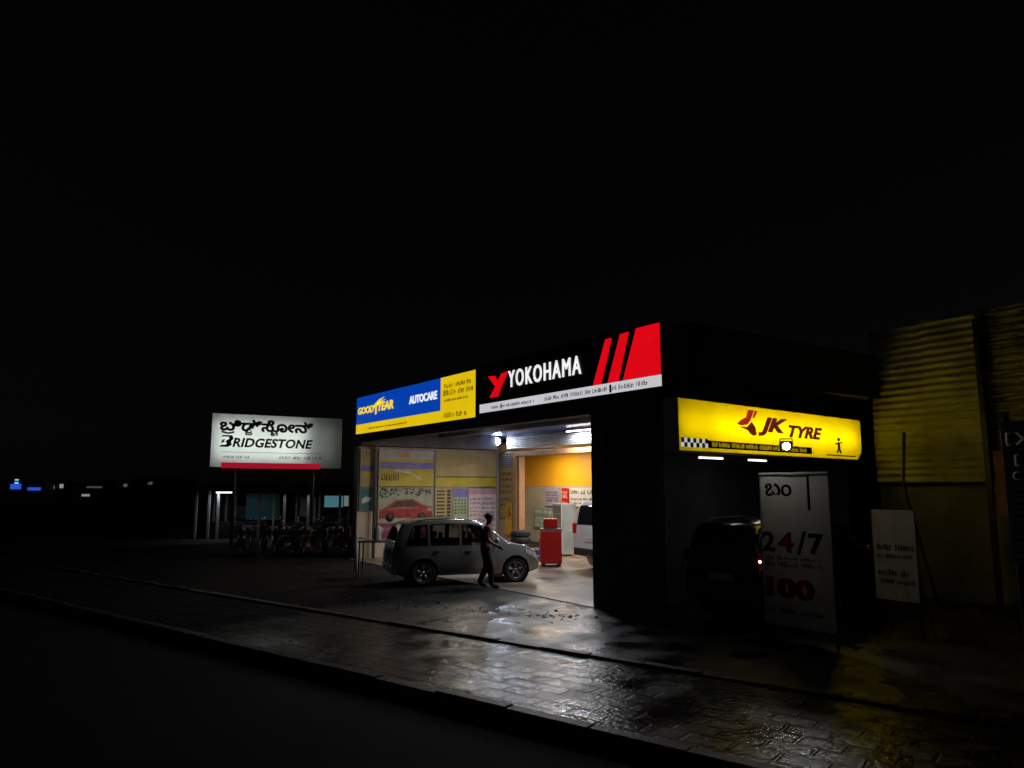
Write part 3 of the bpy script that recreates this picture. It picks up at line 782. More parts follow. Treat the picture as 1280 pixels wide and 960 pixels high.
def make_car(name, label, cat, loc, rotz, P, paint, cladding):
    t = thing(name, label, cat, loc, rotz)
    L, W, H = P['L'], P['W'], P['H']; hl = L/2
    top = smooth_prof(P['top']); belt = P['belt']; sill = P['sill']
    def hw(y):                                   # half width in plan: rounded nose and tail
        a = abs(y)/hl
        return W/2*(1 - P.get('plan', .16)*max(0, (a-.62)/.38)**2.4)
    NS = 18
    def sect(y, s):                              # s 0 (sill) .. 1 (belt) .. 2 (roof edge) .. 3 (centre line)
        zt = top(y); w = hw(y); zb = min(belt, zt - 0.03); g = max(0.0, min(1.0, (zt-belt)/(H-belt)))
        endlift = max(0, (abs(y)/hl - .86)/.14)*.07
        zs = sill + endlift
        if s <= 1:
            z = zs + (zb-zs)*s
            k = [0.93, 0.975, 1.0, 0.995, 0.965]
            q = s*4; i = min(3, int(q)); v = k[i] + (k[i+1]-k[i])*(q-i)
            return (w*v, z)
        re = w*(0.955 - (.055 + P['tumble'])*g)
        ze = max(zb + .012, zt - 0.03 - .055*g)
        if s <= 2:
            q = s-1
            return (w*.965 + (re - w*.965)*q**1.15, zb + (ze-zb)*q)
        q = s-2
        return (re*math.cos(q*math.pi/2)**0.75 if q < 1 else 0.0, ze + (zt-ze)*math.sin(q*math.pi/2)**.8)
    def nrm(y, s):
        e = .02
        a = Vector((*sect(y, s), 0)); 
        p0, p1 = sect(y, max(0, s-e)), sect(y, min(3, s+e)); q0, q1 = sect(y-.03, s), sect(y+.03, s)
        ds = Vector((p1[0]-p0[0], 0, p1[1]-p0[1])); dy = Vector((q1[0]-q0[0], .06, q1[1]-q0[1]))
        n = dy.cross(ds)
        return n.normalized() if n.length > 1e-9 else Vector((1, 0, 0))
    rad, wb0, wb1 = P['wheel'], P['ra'], P['fa']; AR = rad*1.17
    mb = MB(); bm = mb.bm
    ys = sorted(set([-hl + L*i/92 for i in range(93)] + [-hl+.015, hl-.015]))
    ss = [i/10 for i in range(10)] + [1 + i/7 for i in range(7)] + [2 + i/6 for i in range(7)]
    grid = {}
    for side in (1, -1):
        for i, y in enumerate(ys):
            for q, s in enumerate(ss):
                if side == -1 and s == 3:
                    grid[side, i, q] = grid[1, i, q]; continue
                x, z = sect(y, s); yy, zz = y, z
                for wy in (wb0, wb1):
                    d = math.hypot(y-wy, z-rad)
                    if s <= 1 and AR < d < AR+.05: pass
                grid[side, i, q] = bm.verts.new((side*x, yy, zz))
    kill = set()
    for (side, i, q), v in grid.items():
        if ss[q] <= 1:
            for wy in (wb0, wb1):
                d = math.hypot(v.co.y-wy, v.co.z-rad)
                if d < AR: kill.add(v)
    for side in (1, -1):
        for i in range(len(ys)-1):
            for q in range(len(ss)-1):
                vs = [grid[side, i, q], grid[side, i+1, q], grid[side, i+1, q+1], grid[side, i, q+1]]
                yc, sc_ = (ys[i]+ys[i+1])/2, (ss[q]+ss[q+1])/2
                if any(1.1 < sc_ < 1.88 and w[0][0]+(w[3][0]-w[0][0])*(sc_-1)+.04 < yc < w[1][0]+(w[2][0]-w[1][0])*(sc_-1)-.04 for w in P['windows']): continue
                if sum(v in kill for v in vs) >= 3 or all(v in kill for v in vs): continue
                if side == -1: vs.reverse()
                f = mb._f(vs)
                if f: f.smooth = True
        for i in range(len(ys)-1):               # floor pan
            pass
    for i in range(len(ys)-1):
        f = mb._f([grid[1, i, 0], grid[-1, i, 0], grid[-1, i+1, 0], grid[1, i+1, 0]])
    for i in (0, len(ys)-1):                     # nose and tail caps
        for q in range(len(ss)-1):
            vs = [grid[1, i, q], grid[1, i, q+1], grid[-1, i, q+1], grid[-1, i, q]]
            vs = list(dict.fromkeys(vs))
            if len(vs) >= 3: mb._f(vs)
    for v in kill:                               # arch rim snapped to its circle
        for wy in (wb0, wb1):
            dy, dz = v.co.y-wy, v.co.z-rad; d = math.hypot(dy, dz)
            if 1e-6 < d < AR: v.co.y, v.co.z = wy+dy/d*AR, rad+dz/d*AR
    bmesh.ops.delete(bm, geom=[v for v in bm.verts if not v.link_faces], context='VERTS')
    mb.build('body', paint, t)
    # arch liners
    for wy in (wb0, wb1):
        for sd in (1, -1):
            mb = MB()
            prof = [(AR+.005, sd*W*.5*.95), (AR+.005, sd*W*.26), (0.0, sd*W*.26)]
            mb.lathe(prof, (0, wy, rad), 'x', 28)
            for f in [f for f in mb.bm.faces if f.calc_center_median().z < sill*.9]: mb.bm.faces.remove(f)
            mb.build('wheel_well', M_black, t)
    def patch(c, n=(10, 5), off=.004, sides=(1, -1)):
        """c: four (y, s) corners, bottom-rear, bottom-front, top-front, top-rear -> sheet lying on the body"""
        mb = MB()
        for sd in sides:
            g = []
            for a in range(n[0]+1):
                row = []
                for b in range(n[1]+1):
                    u_, v_ = a/n[0], b/n[1]
                    y = (c[0][0]*(1-u_)+c[1][0]*u_)*(1-v_) + (c[3][0]*(1-u_)+c[2][0]*u_)*v_
                    s = (c[0][1]*(1-u_)+c[1][1]*u_)*(1-v_) + (c[3][1]*(1-u_)+c[2][1]*u_)*v_
                    x, z = sect(y, s); nn = nrm(y, s); p = Vector((x, y, z)) + nn*off
                    row.append(mb.bm.verts.new((sd*p.x, p.y, p.z)))
                g.append(row)
            for a in range(n[0]):
                for b in range(n[1]):
                    f = mb._f([g[a][b], g[a+1][b], g[a+1][b+1], g[a][b+1]])
                    if f: f.smooth = True
        return mb
    for w in P['windows']:
        for q in (1, -1):
          patch(w, (14, 6), .005, (q,)).build('side_window', M_window, t)
          patch([(w[0][0], 1.0), (w[1][0], 1.0), (w[1][0], w[1][1]-.02), (w[0][0], w[0][1]-.02)], (14, 1), .007, (q,)).build('window_trim', P.get('trim', M_chrome), t)
    for nm, (ya, yb, s0, yc, yd) in P['screens'].items():
        mb = MB(); n = (12, 8)
        g = []
        for a in range(n[0]+1):
            row = []
            for b in range(n[1]+1):
                v_ = b/n[1]; y = ya + (yb-ya)*v_
                fx = (a/n[0]*2-1)
                xe, ze = sect(y, 2.0); x = xe*s0*fx
                # height of the skin at this x
                q = math.acos(min(1, (abs(x)/xe)**(1/.75)))/(math.pi/2) if xe > 0 else 1
                z = sect(y, 2+q)[1]
                nn = nrm(y, 2.9); row.append(mb.bm.verts.new(Vector((x, y, z)) + Vector((0, nn.y, nn.z))*.007))
            g.append(row)
        for a in range(n[0]):
            for b in range(n[1]):
                f = mb._f([g[a][b], g[a+1][b], g[a+1][b+1], g[a][b+1]]); f.smooth = True
        mb.build(nm, M_glass, t)
    for s_ in P['seams']:
        for q in (1, -1): patch(s_, (3, 8), .0025, (q,)).build('door_gap', M_black, t)
    # lamps
    for nm, c, m in P['lamps']:
        for q in (1, -1): patch(c, (8, 5), .012, (q,)).build(nm, m, t)
    k_ = L/4.4
    for y0 in (.35*k_, -.55*k_):
        for x0 in ((-.36*W/1.8, .36*W/1.8)):
            MB().box((x0-.25, y0-.1, .5), (x0+.25, y0+.42, .68), .04).box((x0-.24, y0-.22, .6), (x0+.24, y0-.08, belt+.12), .04).box((x0-.12, y0-.2, belt+.14), (x0+.12, y0-.11, belt+.32), .03).build('seat', M_seat, t)
    MB().box((-W*.4, .8*k_, .6), (W*.4, 1.15*k_, belt-.06), .04).build('dashboard', M_dark, t)
    # lower cladding between the arches
    for q in (1, -1): patch([(wb0+AR+.03, 0.0), (wb1-AR-.03, 0.0), (wb1-AR-.03, P['clad']), (wb0+AR+.03, P['clad'])], (20, 3), .012, (q,)).build('sill_cladding', cladding, t)
    for (y, s) in P['handles']:
        x, z = sect(y, s)
        for sd in (1, -1): MB().box((sd*(x+.002), y-.08, z-.011), (sd*(x+.028), y+.08, z+.011), .006).build('door_handle', P.get('trim', M_chrome), t)
    if 'rear_lamp' in P:
        z0, z1, m = P['rear_lamp']
        for sd in (1, -1): MB().box((sd*W*.36, -hl-.012, z0), (sd*W*.455, -hl+.16, z1), .02).build('rear_lamp', m, t)
    for sd in (1, -1):
        y, s = P['mirror']; x, z = sect(y, s)
        m2 = MB().ball((sd*(x+.14), y, z+.06), .1, (1.15, .6, .8)); m2.tube([(sd*(x-.02), y, z), (sd*(x+.1), y, z+.04)], .025, 6)
        m2.build('side_mirror', paint, t)
    if P.get('rails'):
        ya, yb = P['rails']
        for sd in (1, -1):
            mb = MB(); pts = []
            for i in range(9):
                y = ya + (yb-ya)*i/8; x, z = sect(y, 2.12); pts.append((sd*x*.97, y, z + .055*math.sin(math.pi*min(1, max(0, i/8)))**.35))
            mb.tube(pts, .018, 6)
            mb.build('roof_rail', M_steel, t)
    # bumper band and plates
    zb = P['plate_z']
    MB().box((-.26, -hl-.02, zb), (.26, -hl+.05, zb+.12)).build('number_plate', M_paper, t)
    MB().box((-.26, hl-.05, zb-.2), (.26, hl+.02, zb-.08)).build('number_plate', M_paper, t)
    b0 = MB().box((-W*.43, -hl-.015, sill+.06), (W*.43, -hl+.14, sill+.28), .04); b0.build('rear_bumper', cladding, t)
    b0 = MB().box((-W*.36, hl-.16, sill+.12), (W*.36, hl+.012, sill+.42), .04)
    b0.build('grille', M_dark, t)
    for z in (.18, .26, .34): MB().box((-W*.3, hl+.013, sill+z), (W*.3, hl+.022, sill+z+.02)).build('grille_bar', M_chrome, t)
    # wheels
    for wy in (wb0, wb1):
        for sd in (1, -1):
            cx = sd*(W/2-.13)
            r = rad; o = .105
            prof = [(r*.66, -o*.85), (r*.86, -o), (r*.97, -o*.8), (r, -o*.4), (r, o*.4), (r*.97, o*.8), (r*.86, o), (r*.66, o*.85), (r*.62, 0), (r*.66, -o*.85)]
            w_ = MB().lathe(prof, (0, 0, 0), 'x', 32).build('wheel', M_rubber, t, loc=(cx, wy, rad))
            mb = MB()
            mb.lathe([(r*.67, sd*o*.86), (r*.63, sd*o*.92), (r*.60, sd*o*.6), (r*.58, sd*o*.1), (0, sd*o*.1)], (0, 0, 0), 'x', 32)
            mb.lathe([(0, sd*o*.75), (r*.14, sd*o*.72), (r*.16, sd*o*.2)], (0, 0, 0), 'x', 16)
            ns = P.get('spokes', 6)
            for i in range(ns):
                a = 2*math.pi*(i+.25)/ns
                for da in (-.13, .13):
                    p0 = (sd*o*.5, math.cos(a)*r*.1, math.sin(a)*r*.1); p1 = (sd*o*.7, math.cos(a+da)*r*.61, math.sin(a+da)*r*.61)
                    mb.tube([p0, p1], [r*.07, r*.05], 6)
            mb.build('rim', M_alloy, w_)
    return t

def paint(name, col, metal=.35, rough=.28): return mat(name, col, rough, metal=metal, var=.06, scale=2, coat=.6)
MPV = dict(L=4.73, W=1.83, H=1.795, wheel=.345, ra=-1.30, fa=1.45, belt=1.07, sill=.27, tumble=.10, clad=.16, plate_z=.82,
    top=[(-2.365, .72), (-2.34, .98), (-2.30, 1.12), (-2.22, 1.34), (-2.10, 1.58), (-1.95, 1.69), (-1.6, 1.76), (-.7, 1.795), (.1, 1.775), (.45, 1.70), (.8, 1.49), (1.28, 1.14), (1.45, 1.09), (1.95, 1.0), (2.2, .90), (2.31, .76), (2.365, .58)],
    windows=[[(-1.95, 1.08), (-1.28, 1.08), (-1.28, 1.9), (-1.72, 1.9)], [(-1.20, 1.08), (-.28, 1.08), (-.28, 1.9), (-1.20, 1.9)], [(-.20, 1.08), (.92, 1.08), (.42, 1.9), (-.20, 1.9)]],
    screens={'rear_window': (-2.27, -2.03, .86, 0, 0), 'windscreen': (1.22, .46, .9, 0, 0)},
    seams=[[(-.245, .1), (-.235, .1), (-.235, 1.95), (-.245, 1.95)], [(.93, .12), (.94, .12), (.94, 1.0), (.93, 1.0)], [(-1.26, .75), (-1.25, .75), (-1.25, 1.95), (-1.26, 1.95)]],
    lamps=[('tail_light', [(-2.345, .78), (-2.08, .80), (-2.12, 1.02), (-2.30, 1.0)], M_tail), ('headlight', [(1.9, .74), (2.30, .62), (2.26, .86), (1.86, .93)], M_lamp_glass), ('fog_lamp', [(2.18, .3), (2.30, .3), (2.30, .4), (2.18, .4)], M_lamp_glass)],
    handles=[(-1.02, .80), (-.02, .78)], mirror=(.88, 1.12), rails=(-1.7, .3), spokes=5)
def squeeze(P, k):                     # the same body drawn shorter, wheel size kept
    f = lambda prs: [(y*k, s_) for y, s_ in prs]
    Q = dict(P); Q['L'] *= k
    Q['top'] = f(P['top']); Q['windows'] = [f(w) for w in P['windows']]; Q['seams'] = [f(w) for w in P['seams']]
    Q['lamps'] = [(n, f(c), m) for n, c, m in P['lamps']]; Q['handles'] = f(P['handles']); Q['mirror'] = f([P['mirror']])[0]
    Q['rails'] = tuple(y*k for y in P['rails']); Q['ra'] *= k; Q['fa'] *= k
    Q['screens'] = {n: (a*k, b*k, c, 0, 0) for n, (a, b, c, _, _) in P['screens'].items()}
    return Q
MPV['ra'], MPV['fa'] = -1.42, 1.55
MPV = squeeze(MPV, .888)
mpv = make_car('car', 'silver people carrier parked nose-in across the shop bay entrance', 'car', (-15.8, 9.58, 0.02), R(-16.6), MPV, paint('silver_paint', (.42, .41, .40), .65, .22), paint('silver_paint', (.42, .41, .40), .65, .22))
mpv.scale = (.85, .85, .85)
SUV = dict(L=4.45, W=1.82, H=1.93, wheel=.375, ra=-1.30, fa=1.38, belt=1.18, sill=.33, tumble=.06, clad=.3, plate_z=.78, plan=.12,
    top=[(-2.225, .8), (-2.21, 1.2), (-2.17, 1.5), (-2.10, 1.76), (-2.0, 1.86), (-1.6, 1.92), (-.4, 1.93), (.2, 1.9), (.5, 1.80), (1.0, 1.28), (1.15, 1.22), (1.9, 1.14), (2.12, 1.04), (2.19, .84), (2.225, .6)],
    windows=[[(-1.95, 1.08), (-1.22, 1.08), (-1.22, 1.9), (-1.85, 1.9)], [(-1.14, 1.08), (-.2, 1.08), (-.2, 1.9), (-1.14, 1.9)], [(-.12, 1.08), (.82, 1.08), (.44, 1.9), (-.12, 1.9)]],
    screens={'rear_window': (-2.20, -2.08, .84, 0, 0), 'windscreen': (.97, .5, .92, 0, 0)},
    seams=[[(-.165, .1), (-.155, .1), (-.155, 1.95), (-.165, 1.95)], [(.83, .12), (.84, .12), (.84, 1.0), (.83, 1.0)]],
    lamps=[('tail_light', [(-2.215, .8), (-2.05, .8), (-2.05, 1.45), (-2.17, 1.45)], M_tail), ('headlight', [(1.85, .74), (2.17, .66), (2.15, .9), (1.85, .94)], M_lamp_glass)],
    handles=[(-.95, .82), (.1, .82)], mirror=(.78, 1.1), rails=(-1.8, .3), spokes=6, trim=M_dark, rear_lamp=(.98, 1.26, mat('lit_red_lens', (0.5, 0.01, 0.01), .15, emit=0.12)))
make_car('car', 'white off-road car parked inside the lit bay beside the red cabinet', 'car', (-15.25, 15.65, 0.02), R(-4), SUV, paint('white_paint', (.72, .71, .70), .0, .3), M_dark)
HATCH = dict(L=3.99, W=1.75, H=1.73, wheel=.33, ra=-1.22, fa=1.28, belt=1.08, sill=.3, tumble=.08, clad=.26, plate_z=.74, plan=.14,
    top=[(-1.995, .75), (-1.98, 1.1), (-1.95, 1.3), (-1.86, 1.55), (-1.74, 1.66), (-1.4, 1.72), (-.3, 1.73), (.2, 1.70), (.5, 1.60), (1.05, 1.17), (1.2, 1.12), (1.7, 1.02), (1.9, .9), (1.97, .72), (1.995, .55)],
    windows=[[(-1.7, 1.08), (-1.12, 1.08), (-1.12, 1.88), (-1.6, 1.88)], [(-1.04, 1.08), (-.12, 1.08), (-.12, 1.9), (-1.04, 1.9)], [(-.04, 1.08), (.85, 1.08), (.42, 1.9), (-.04, 1.9)]],
    screens={'rear_window': (-1.955, -1.78, .84, 0, 0), 'windscreen': (1.0, .52, .9, 0, 0)},
    seams=[[(-.085, .1), (-.075, .1), (-.075, 1.95), (-.085, 1.95)], [(.86, .12), (.87, .12), (.87, 1.0), (.86, 1.0)]],
    lamps=[('tail_light', [(-1.985, .86), (-1.78, .86), (-1.8, 1.25), (-1.955, 1.25)], mat('lit_red_lens', (0.5, 0.01, 0.01), .15, emit=0.12)), ('headlight', [(1.6, .72), (1.95, .62), (1.92, .86), (1.58, .93)], M_lamp_glass)],
    handles=[(-.85, .8), (.15, .8)], mirror=(.8, 1.1), rails=(-1.55, .2), spokes=5, trim=M_dark, rear_lamp=(1.0, 1.22, M_tail))
dk = make_car('car', 'black compact car with red tail light standing under the yellow sign canopy', 'car', (-8.22, 11.98, 0.005), 0, HATCH, paint('black_car_paint', (.012, .012, .014), .1, .2), M_dark)
MB().ball((.78, -2.01, 1.10), .022).build('tail_bulb', mat('lit_bulb', (1, .75, .7), .3, emit=6, var=0), dk)

# ------------------------------------------------------------------ banners beside the black car
F_banner = mat('white_banner_cloth', (.5, .5, .5), .6, var=.12, scale=1.2, trans=.16)
M_film = mat('red_film', (.85, .02, .05), .5, trans=.7)
def banner(name, label, loc, rotz, w, h, z0):
    t = thing(name, label, 'banner', loc, rotz)
    mb = MB(); n = 10; g = []
    for i in range(n+1):                    # cloth sags a little between its frame bars
        g.append([t_ for t_ in ((w*i/n, -.004-.012*math.sin(i*1.3)*0.5, z0), (w*i/n, -.004+.012*math.sin(i*.9)*.5, z0+h))])
    V = [[mb.bm.verts.new(p) for p in q] for q in g]
    for i in range(n): mb._f([V[i][0], V[i+1][0], V[i+1][1], V[i][1]])
    mb.build('cloth', F_banner, t)
    mb = MB()
    for x in (0.015, w-.015): mb.tube([(x, .03, 0), (x, .03, z0+h)], .016, 8)
    for z in (z0+.02, z0+h-.02): mb.tube([(0.015, .03, z), (w-.015, .03, z)], .014, 8)
    for x in (0.015, w-.015): mb.tube([(x, .03, 1.0), (x, .4, .01)], .014, 6)
    mb.build('stand', M_steel, t)
    return t
b1 = banner('banner', 'tall white standing banner with 24/7 and a red 100 beside the black car', (-7.31, 9.86, 0.004), 0, 1.17, 2.26, .22)
text('lettering', '2', M_ink, b1, .03, 1.29, .22, .30, -.012, bold=.03)
text('lettering', '4', M_film, b1, .30, 1.29, .27, .30, -.012, bold=.03)
text('lettering', '7', M_ink, b1, .82, 1.29, .24, .30, -.012, bold=.03)
MB().prism([(.62, -.024, 1.27), (.67, -.024, 1.27), (.79, -.024, 1.62), (.74, -.024, 1.62)], (0, .01, 0)).build('lettering', M_ink, b1)
text('lettering', '100', M_film, b1, .06, .62, .82, .30, -.012, bold=.06)
text('lettering', 'ಬಂ', M_ink, b1, .12, 2.12, .46, .20, -.012, bold=.02)
MB().box((.84, -.02, 1.92), (.88, -.012, 2.42)).build('lettering', M_ink, b1)
mb = MB(); dashes(mb, .06, 1.0, 1.08, .075, -.012, rd); dashes(mb, .06, 1.0, .40, .08, -.012, rd); dashes(mb, .1, 1.0, 1.18, .05, -.012, rd)
mb.build('fine_print', M_ink, b1)
b2 = banner('banner', 'smaller white standing banner with two lines of dark print right of the tall one', (-6.42, 11.45, 0.004), 0, .66, 1.36, .55)
mb = MB(); dashes(mb, .06, .6, 1.30, .09, -.012, rd); dashes(mb, .06, .6, 1.18, .06, -.012, rd); dashes(mb, .06, .5, .92, .09, -.012, rd); dashes(mb, .1, .6, .80, .06, -.012, rd)
mb.build('fine_print', M_ink, b2)

# ------------------------------------------------------------------ corrugated shed on the right
shed = thing('metal_shed', 'tall corrugated sheet shed lit yellow at its left end', 'shed', (-6, 16, 0))
def corr(name, x0, x1, z0, z1, y, m, par, per=.15, amp=.028):
    mb = MB(); n = int((z1-z0)/per*6); a = []
    for i in range(n+1):
        z = z0 + (z1-z0)*i/n; yy = y - amp*math.sin((z-z0)/per*2*math.pi)
        a.append((mb.bm.verts.new((x0, yy, z)), mb.bm.verts.new((x1, yy, z))))
    for p, q in zip(a, a[1:]):
        f = mb._f([p[0], p[1], q[1], q[0]]); f.smooth = True
    o = mb.build(name, m, par); o.location = (6, -16, 0); return o
M_corr = mat('cream_corrugated_sheet', (.40, .42, .42), .45, metal=.1, var=.45, scale=1.4)
M_corr2 = mat('grey_corrugated_sheet', (.4, .4, .32), .5, metal=.1, var=.35, scale=1.0)
corr('sheet_cladding', -8.78, -7.55, 2.36, 5.70, 16.0, M_corr, shed)
corr('sheet_cladding', -7.60, -6.52, 2.36, 5.78, 15.94, M_corr, shed)
corr('sheet_cladding', -6.50, -3.2, 2.2, 5.80, 16.1, M_corr2, shed)
o = MB().box((-8.8, 16.14, 0), (-3.0, 22, 2.3)).box((-8.8, 16.2, 2.301), (-3.0, 22, 5.6)).build('shed_wall', M_plaster, shed); o.location = (6, -16, 0)
o = MB().box((-6.54, 15.84, 0), (-6.44, 15.9, 5.6)).box((-6.42, 15.84, 2.3), (-5.9, 15.9, 2.4)).build('frame_post', M_black, shed); o.location = (6, -16, 0)
o = MB().box((-6.36, 15.8, 1.7), (-5.95, 15.86, 2.95), .01).build('brown_panel', mat('rust_panel', (.25, .11, .04), .6, var=.3), shed); o.location = (6, -16, 0)
dp = thing('leaning_pole', 'thin dark pole leaning against the yellow corrugated sheet', 'pole', (-7.2, 15.3, 0))
MB().tube([(.0, -.3, 0), (-.66, .0, 2.3), (-.78, .42, 3.4)], .032, 8).build('shaft', M_black, dp)
gb = thing('sign_panel', 'tall grey panel with white letters at the right edge of the yard', 'sign', (-4.12, 10.5, 0))
MB().box((0, 0, 1.32), (1.1, .06, 3.08), .008).build('panel', mat('dark_grey_sheet', (.09, .09, .095), .5), gb)
mb = MB()
for i in range(12): mb.box((.03, -.012, 1.40+i*.075), (1.07, -.001, 1.43+i*.075))
mb.build('louvre', M_steel, gb)
text('lettering', 'EX', M_paper, gb, .06, 2.78, .30, .16, -.001, bold=.02)
text('lettering', 'E', M_paper, gb, .14, 2.52, .11, .14, -.001, bold=.02)
text('lettering', 'C', M_paper, gb, .10, 2.34, .13, .12, -.001, bold=.02)
MB().tube([(.04, .1, 0), (.04, .1, 3.2)], .04, 8).tube([(1.05, .1, 0), (1.05, .1, 3.2)], .04, 8).build('post', M_steel, gb)
# ------------------------------------------------------------------ person walking past the car
def person():
    t = thing('person', 'person in maroon shirt and dark trousers walking past the silver car', 'person', (-14.31, 9.34, 0.02), R(50))
    t.scale = (1.08, 1.12, .95)
    V = []; E = []; RD = []
    def add(p, r, par=None):
        V.append(p); RD.append(r)
        if par is not None: E.append((par, len(V)-1))
        return len(V)-1
    pel = add((0, 0, .94), .135)
    sp1 = add((.01, 0, 1.08), .125, pel); sp2 = add((.03, 0, 1.24), .135, sp1); ch = add((.04, 0, 1.37), .13, sp2)
    nk = add((.05, 0, 1.475), .058, ch); n2 = add((.065, 0, 1.53), .055, nk); h1 = add((.085, 0, 1.585), .074, n2); h2 = add((.08, 0, 1.655), .088, h1); add((.07, 0, 1.715), .058, h2)
    for s, kn, an, toe in ((-1, (.12, -.09, .50), (.13, -.09, .09), (.31, -.11, .045)), (1, (.02, .09, .49), (-.15, .09, .12), (.01, .11, .04))):
        hp = add((.0, s*.095, .86), .115, pel); k = add(kn, .082, hp); a = add(an, .062, k); add(toe, .04, a)
    hands = []
    for s, el, wr in ((-1, (.08, -.26, 1.12), (.27, -.24, 1.0)), (1, (-.10, .25, 1.12), (-.10, .27, .88))):
        sh = add((.04, s*.18, 1.385), .072, ch); e = add(el, .05, sh); w = add(wr, .031, e)
        d = (Vector(wr)-Vector(el)).normalized()
        pm = add(tuple(Vector(wr)+d*.05), .032, w)
        side = Vector((0, 0, 1)).cross(d); side = side.normalized() if side.length > .1 else Vector((1, 0, 0))
        up = d.cross(side).normalized()
        for i, L in enumerate((.062, .075, .07, .055)):
            b = Vector(wr)+d*.085 + up*((i-1.5)*.017)
            k1 = add(tuple(b), .0095, pm); k2 = add(tuple(b + d*L*.55 + side*.012*s), .0085, k1); add(tuple(b + d*L*.85 + side*.032*s), .007, k2)
        b = Vector(wr)+d*.03 + up*.034
        k1 = add(tuple(b), .011, pm); add(tuple(b + d*.04 + up*.02), .009, k1)
    me = bpy.data.meshes.new('body'); me.from_pydata(V, E, [])
    o = bpy.data.objects.new('body_skin', me); COL.objects.link(o)
    m = o.modifiers.new('s', 'SKIN'); m.use_smooth_shade = True
    for i, sv in enumerate(me.skin_vertices[0].data): sv.radius = (RD[i], RD[i]); sv.use_root = (i == 0)
    sd = o.modifiers.new('d', 'SUBSURF'); sd.levels = 2; sd.render_levels = 2
    bpy.context.view_layer.update()
    me2 = bpy.data.meshes.new_from_object(o.evaluated_get(bpy.context.evaluated_depsgraph_get()))
    bpy.data.objects.remove(o)
    bm = bmesh.new(); bm.from_mesh(me2)
    mbp = MB(); mbp.bm.free(); mbp.bm = bm
    for v in bm.verts:                         # broad shoulders, flatter chest
        if .95 < v.co.z < 1.47 and abs(v.co.y) < .19: v.co.y *= 1.28; v.co.x = .03 + (v.co.x-.03)*.98
    mbp.ball((.178, 0, 1.625), .016, (1, .8, 1.3), 8)
    for s in (-1, 1): mbp.ball((.075, s*.09, 1.63), .022, (.7, .4, 1.3), 8)
    for f in bm.faces:
        c = f.calc_center_median()
        arm = abs(c.y) > .195 and c.z > .8
        f.smooth = True
        if c.z < .085 or (c.z < .16 and (c.x > .3 or (c.x < -.08 and c.z < .13))): f.material_index = 3
        elif arm: f.material_index = 1 if c.z > 1.2 else 0
        elif c.z < .96: f.material_index = 2
        elif c.z < 1.475: f.material_index = 1
        else: f.material_index = 0
    me2.materials.clear()
    for q in (M_skin, mat('maroon_shirt', (.11, .014, .024), .8), mat('dark_trousers', (.014, .014, .018), .85), M_rubber): me2.materials.append(q)
    bm.to_mesh(me2); bm.free(); me2.name = 'body'
    b = bpy.data.objects.new('body', me2); COL.objects.link(b); b.parent = t
    hb = MB().ball((.072, 0, 1.672), .104, (1.02, .92, .88), 14)
    for v in [v for v in hb.bm.verts if v.co.z < 1.665 and v.co.x > .07 or v.co.z < 1.60]: hb.bm.verts.remove(v)
    hb.build('hair', M_hair, t)
    mb = MB()
    for s in (-1, 1): mb.ball((.160, s*.032, 1.648), .009, (1, 1.3, .8), 6)
    mb.box((.158, -.024, 1.582), (.166, .024, 1.589))
    mb.build('face_features', M_hair, t)
person()

# ------------------------------------------------------------------ bollard, work table, motorcycles
bo = thing('bollard', 'white post with a short cross bar left of the shop bay', 'bollard', (-19.2, 8.34, 0), R(55))
MB().tube([(0, 0, 0), (0, 0, .98)], .05, 12).lathe([(0, .99), (.055, .98), (.055, .955)], (0, 0, 0), 'z', 12).build('post', mat('dirty_white_paint', (.35, .35, .34), .5, var=.3), bo)
MB().tube([(.05, 0, .9), (.26, 0, .9)], .02, 8).build('cross_bar', mat('dirty_white_paint', (.5, .5, .48), .5), bo)
tb = thing('work_table', 'dark steel work table between the white post and the silver car', 'table', (-18.0, 8.45, 0), R(55))
MB().box((-.5, -.3, .86), (.5, .3, .9), .006).build('table_top', M_steel, tb)
for x in (-.46, .46):
    for y in (-.26, .26): MB().box((x-.02, y-.02, 0), (x+.02, y+.02, .859)).build('leg', M_steel, tb)
jg = thing('jug', 'tall white plastic jug standing on the dark work table', 'jug', (-18.05, 8.42, .9), R(55))
MB().lathe([(0, .001), (.085, .001), (.095, .03), (.10, .26), (.08, .33), (.035, .37), (.035, .40), (0, .40)], (0, 0, 0), 'z', 16).build('body', mat('white_plastic', (.6, .6, .58), .4), jg)
MB().lathe([(0, .401), (.042, .401), (.042, .435), (0, .435)], (0, 0, 0), 'z', 12).build('cap', M_red, jg)
MB().tube([(.06, 0, .34), (.12, 0, .30), (.13, 0, .2), (.10, 0, .14)], .014, 8).build('handle', mat('white_plastic', (.6, .6, .58), .4), jg)

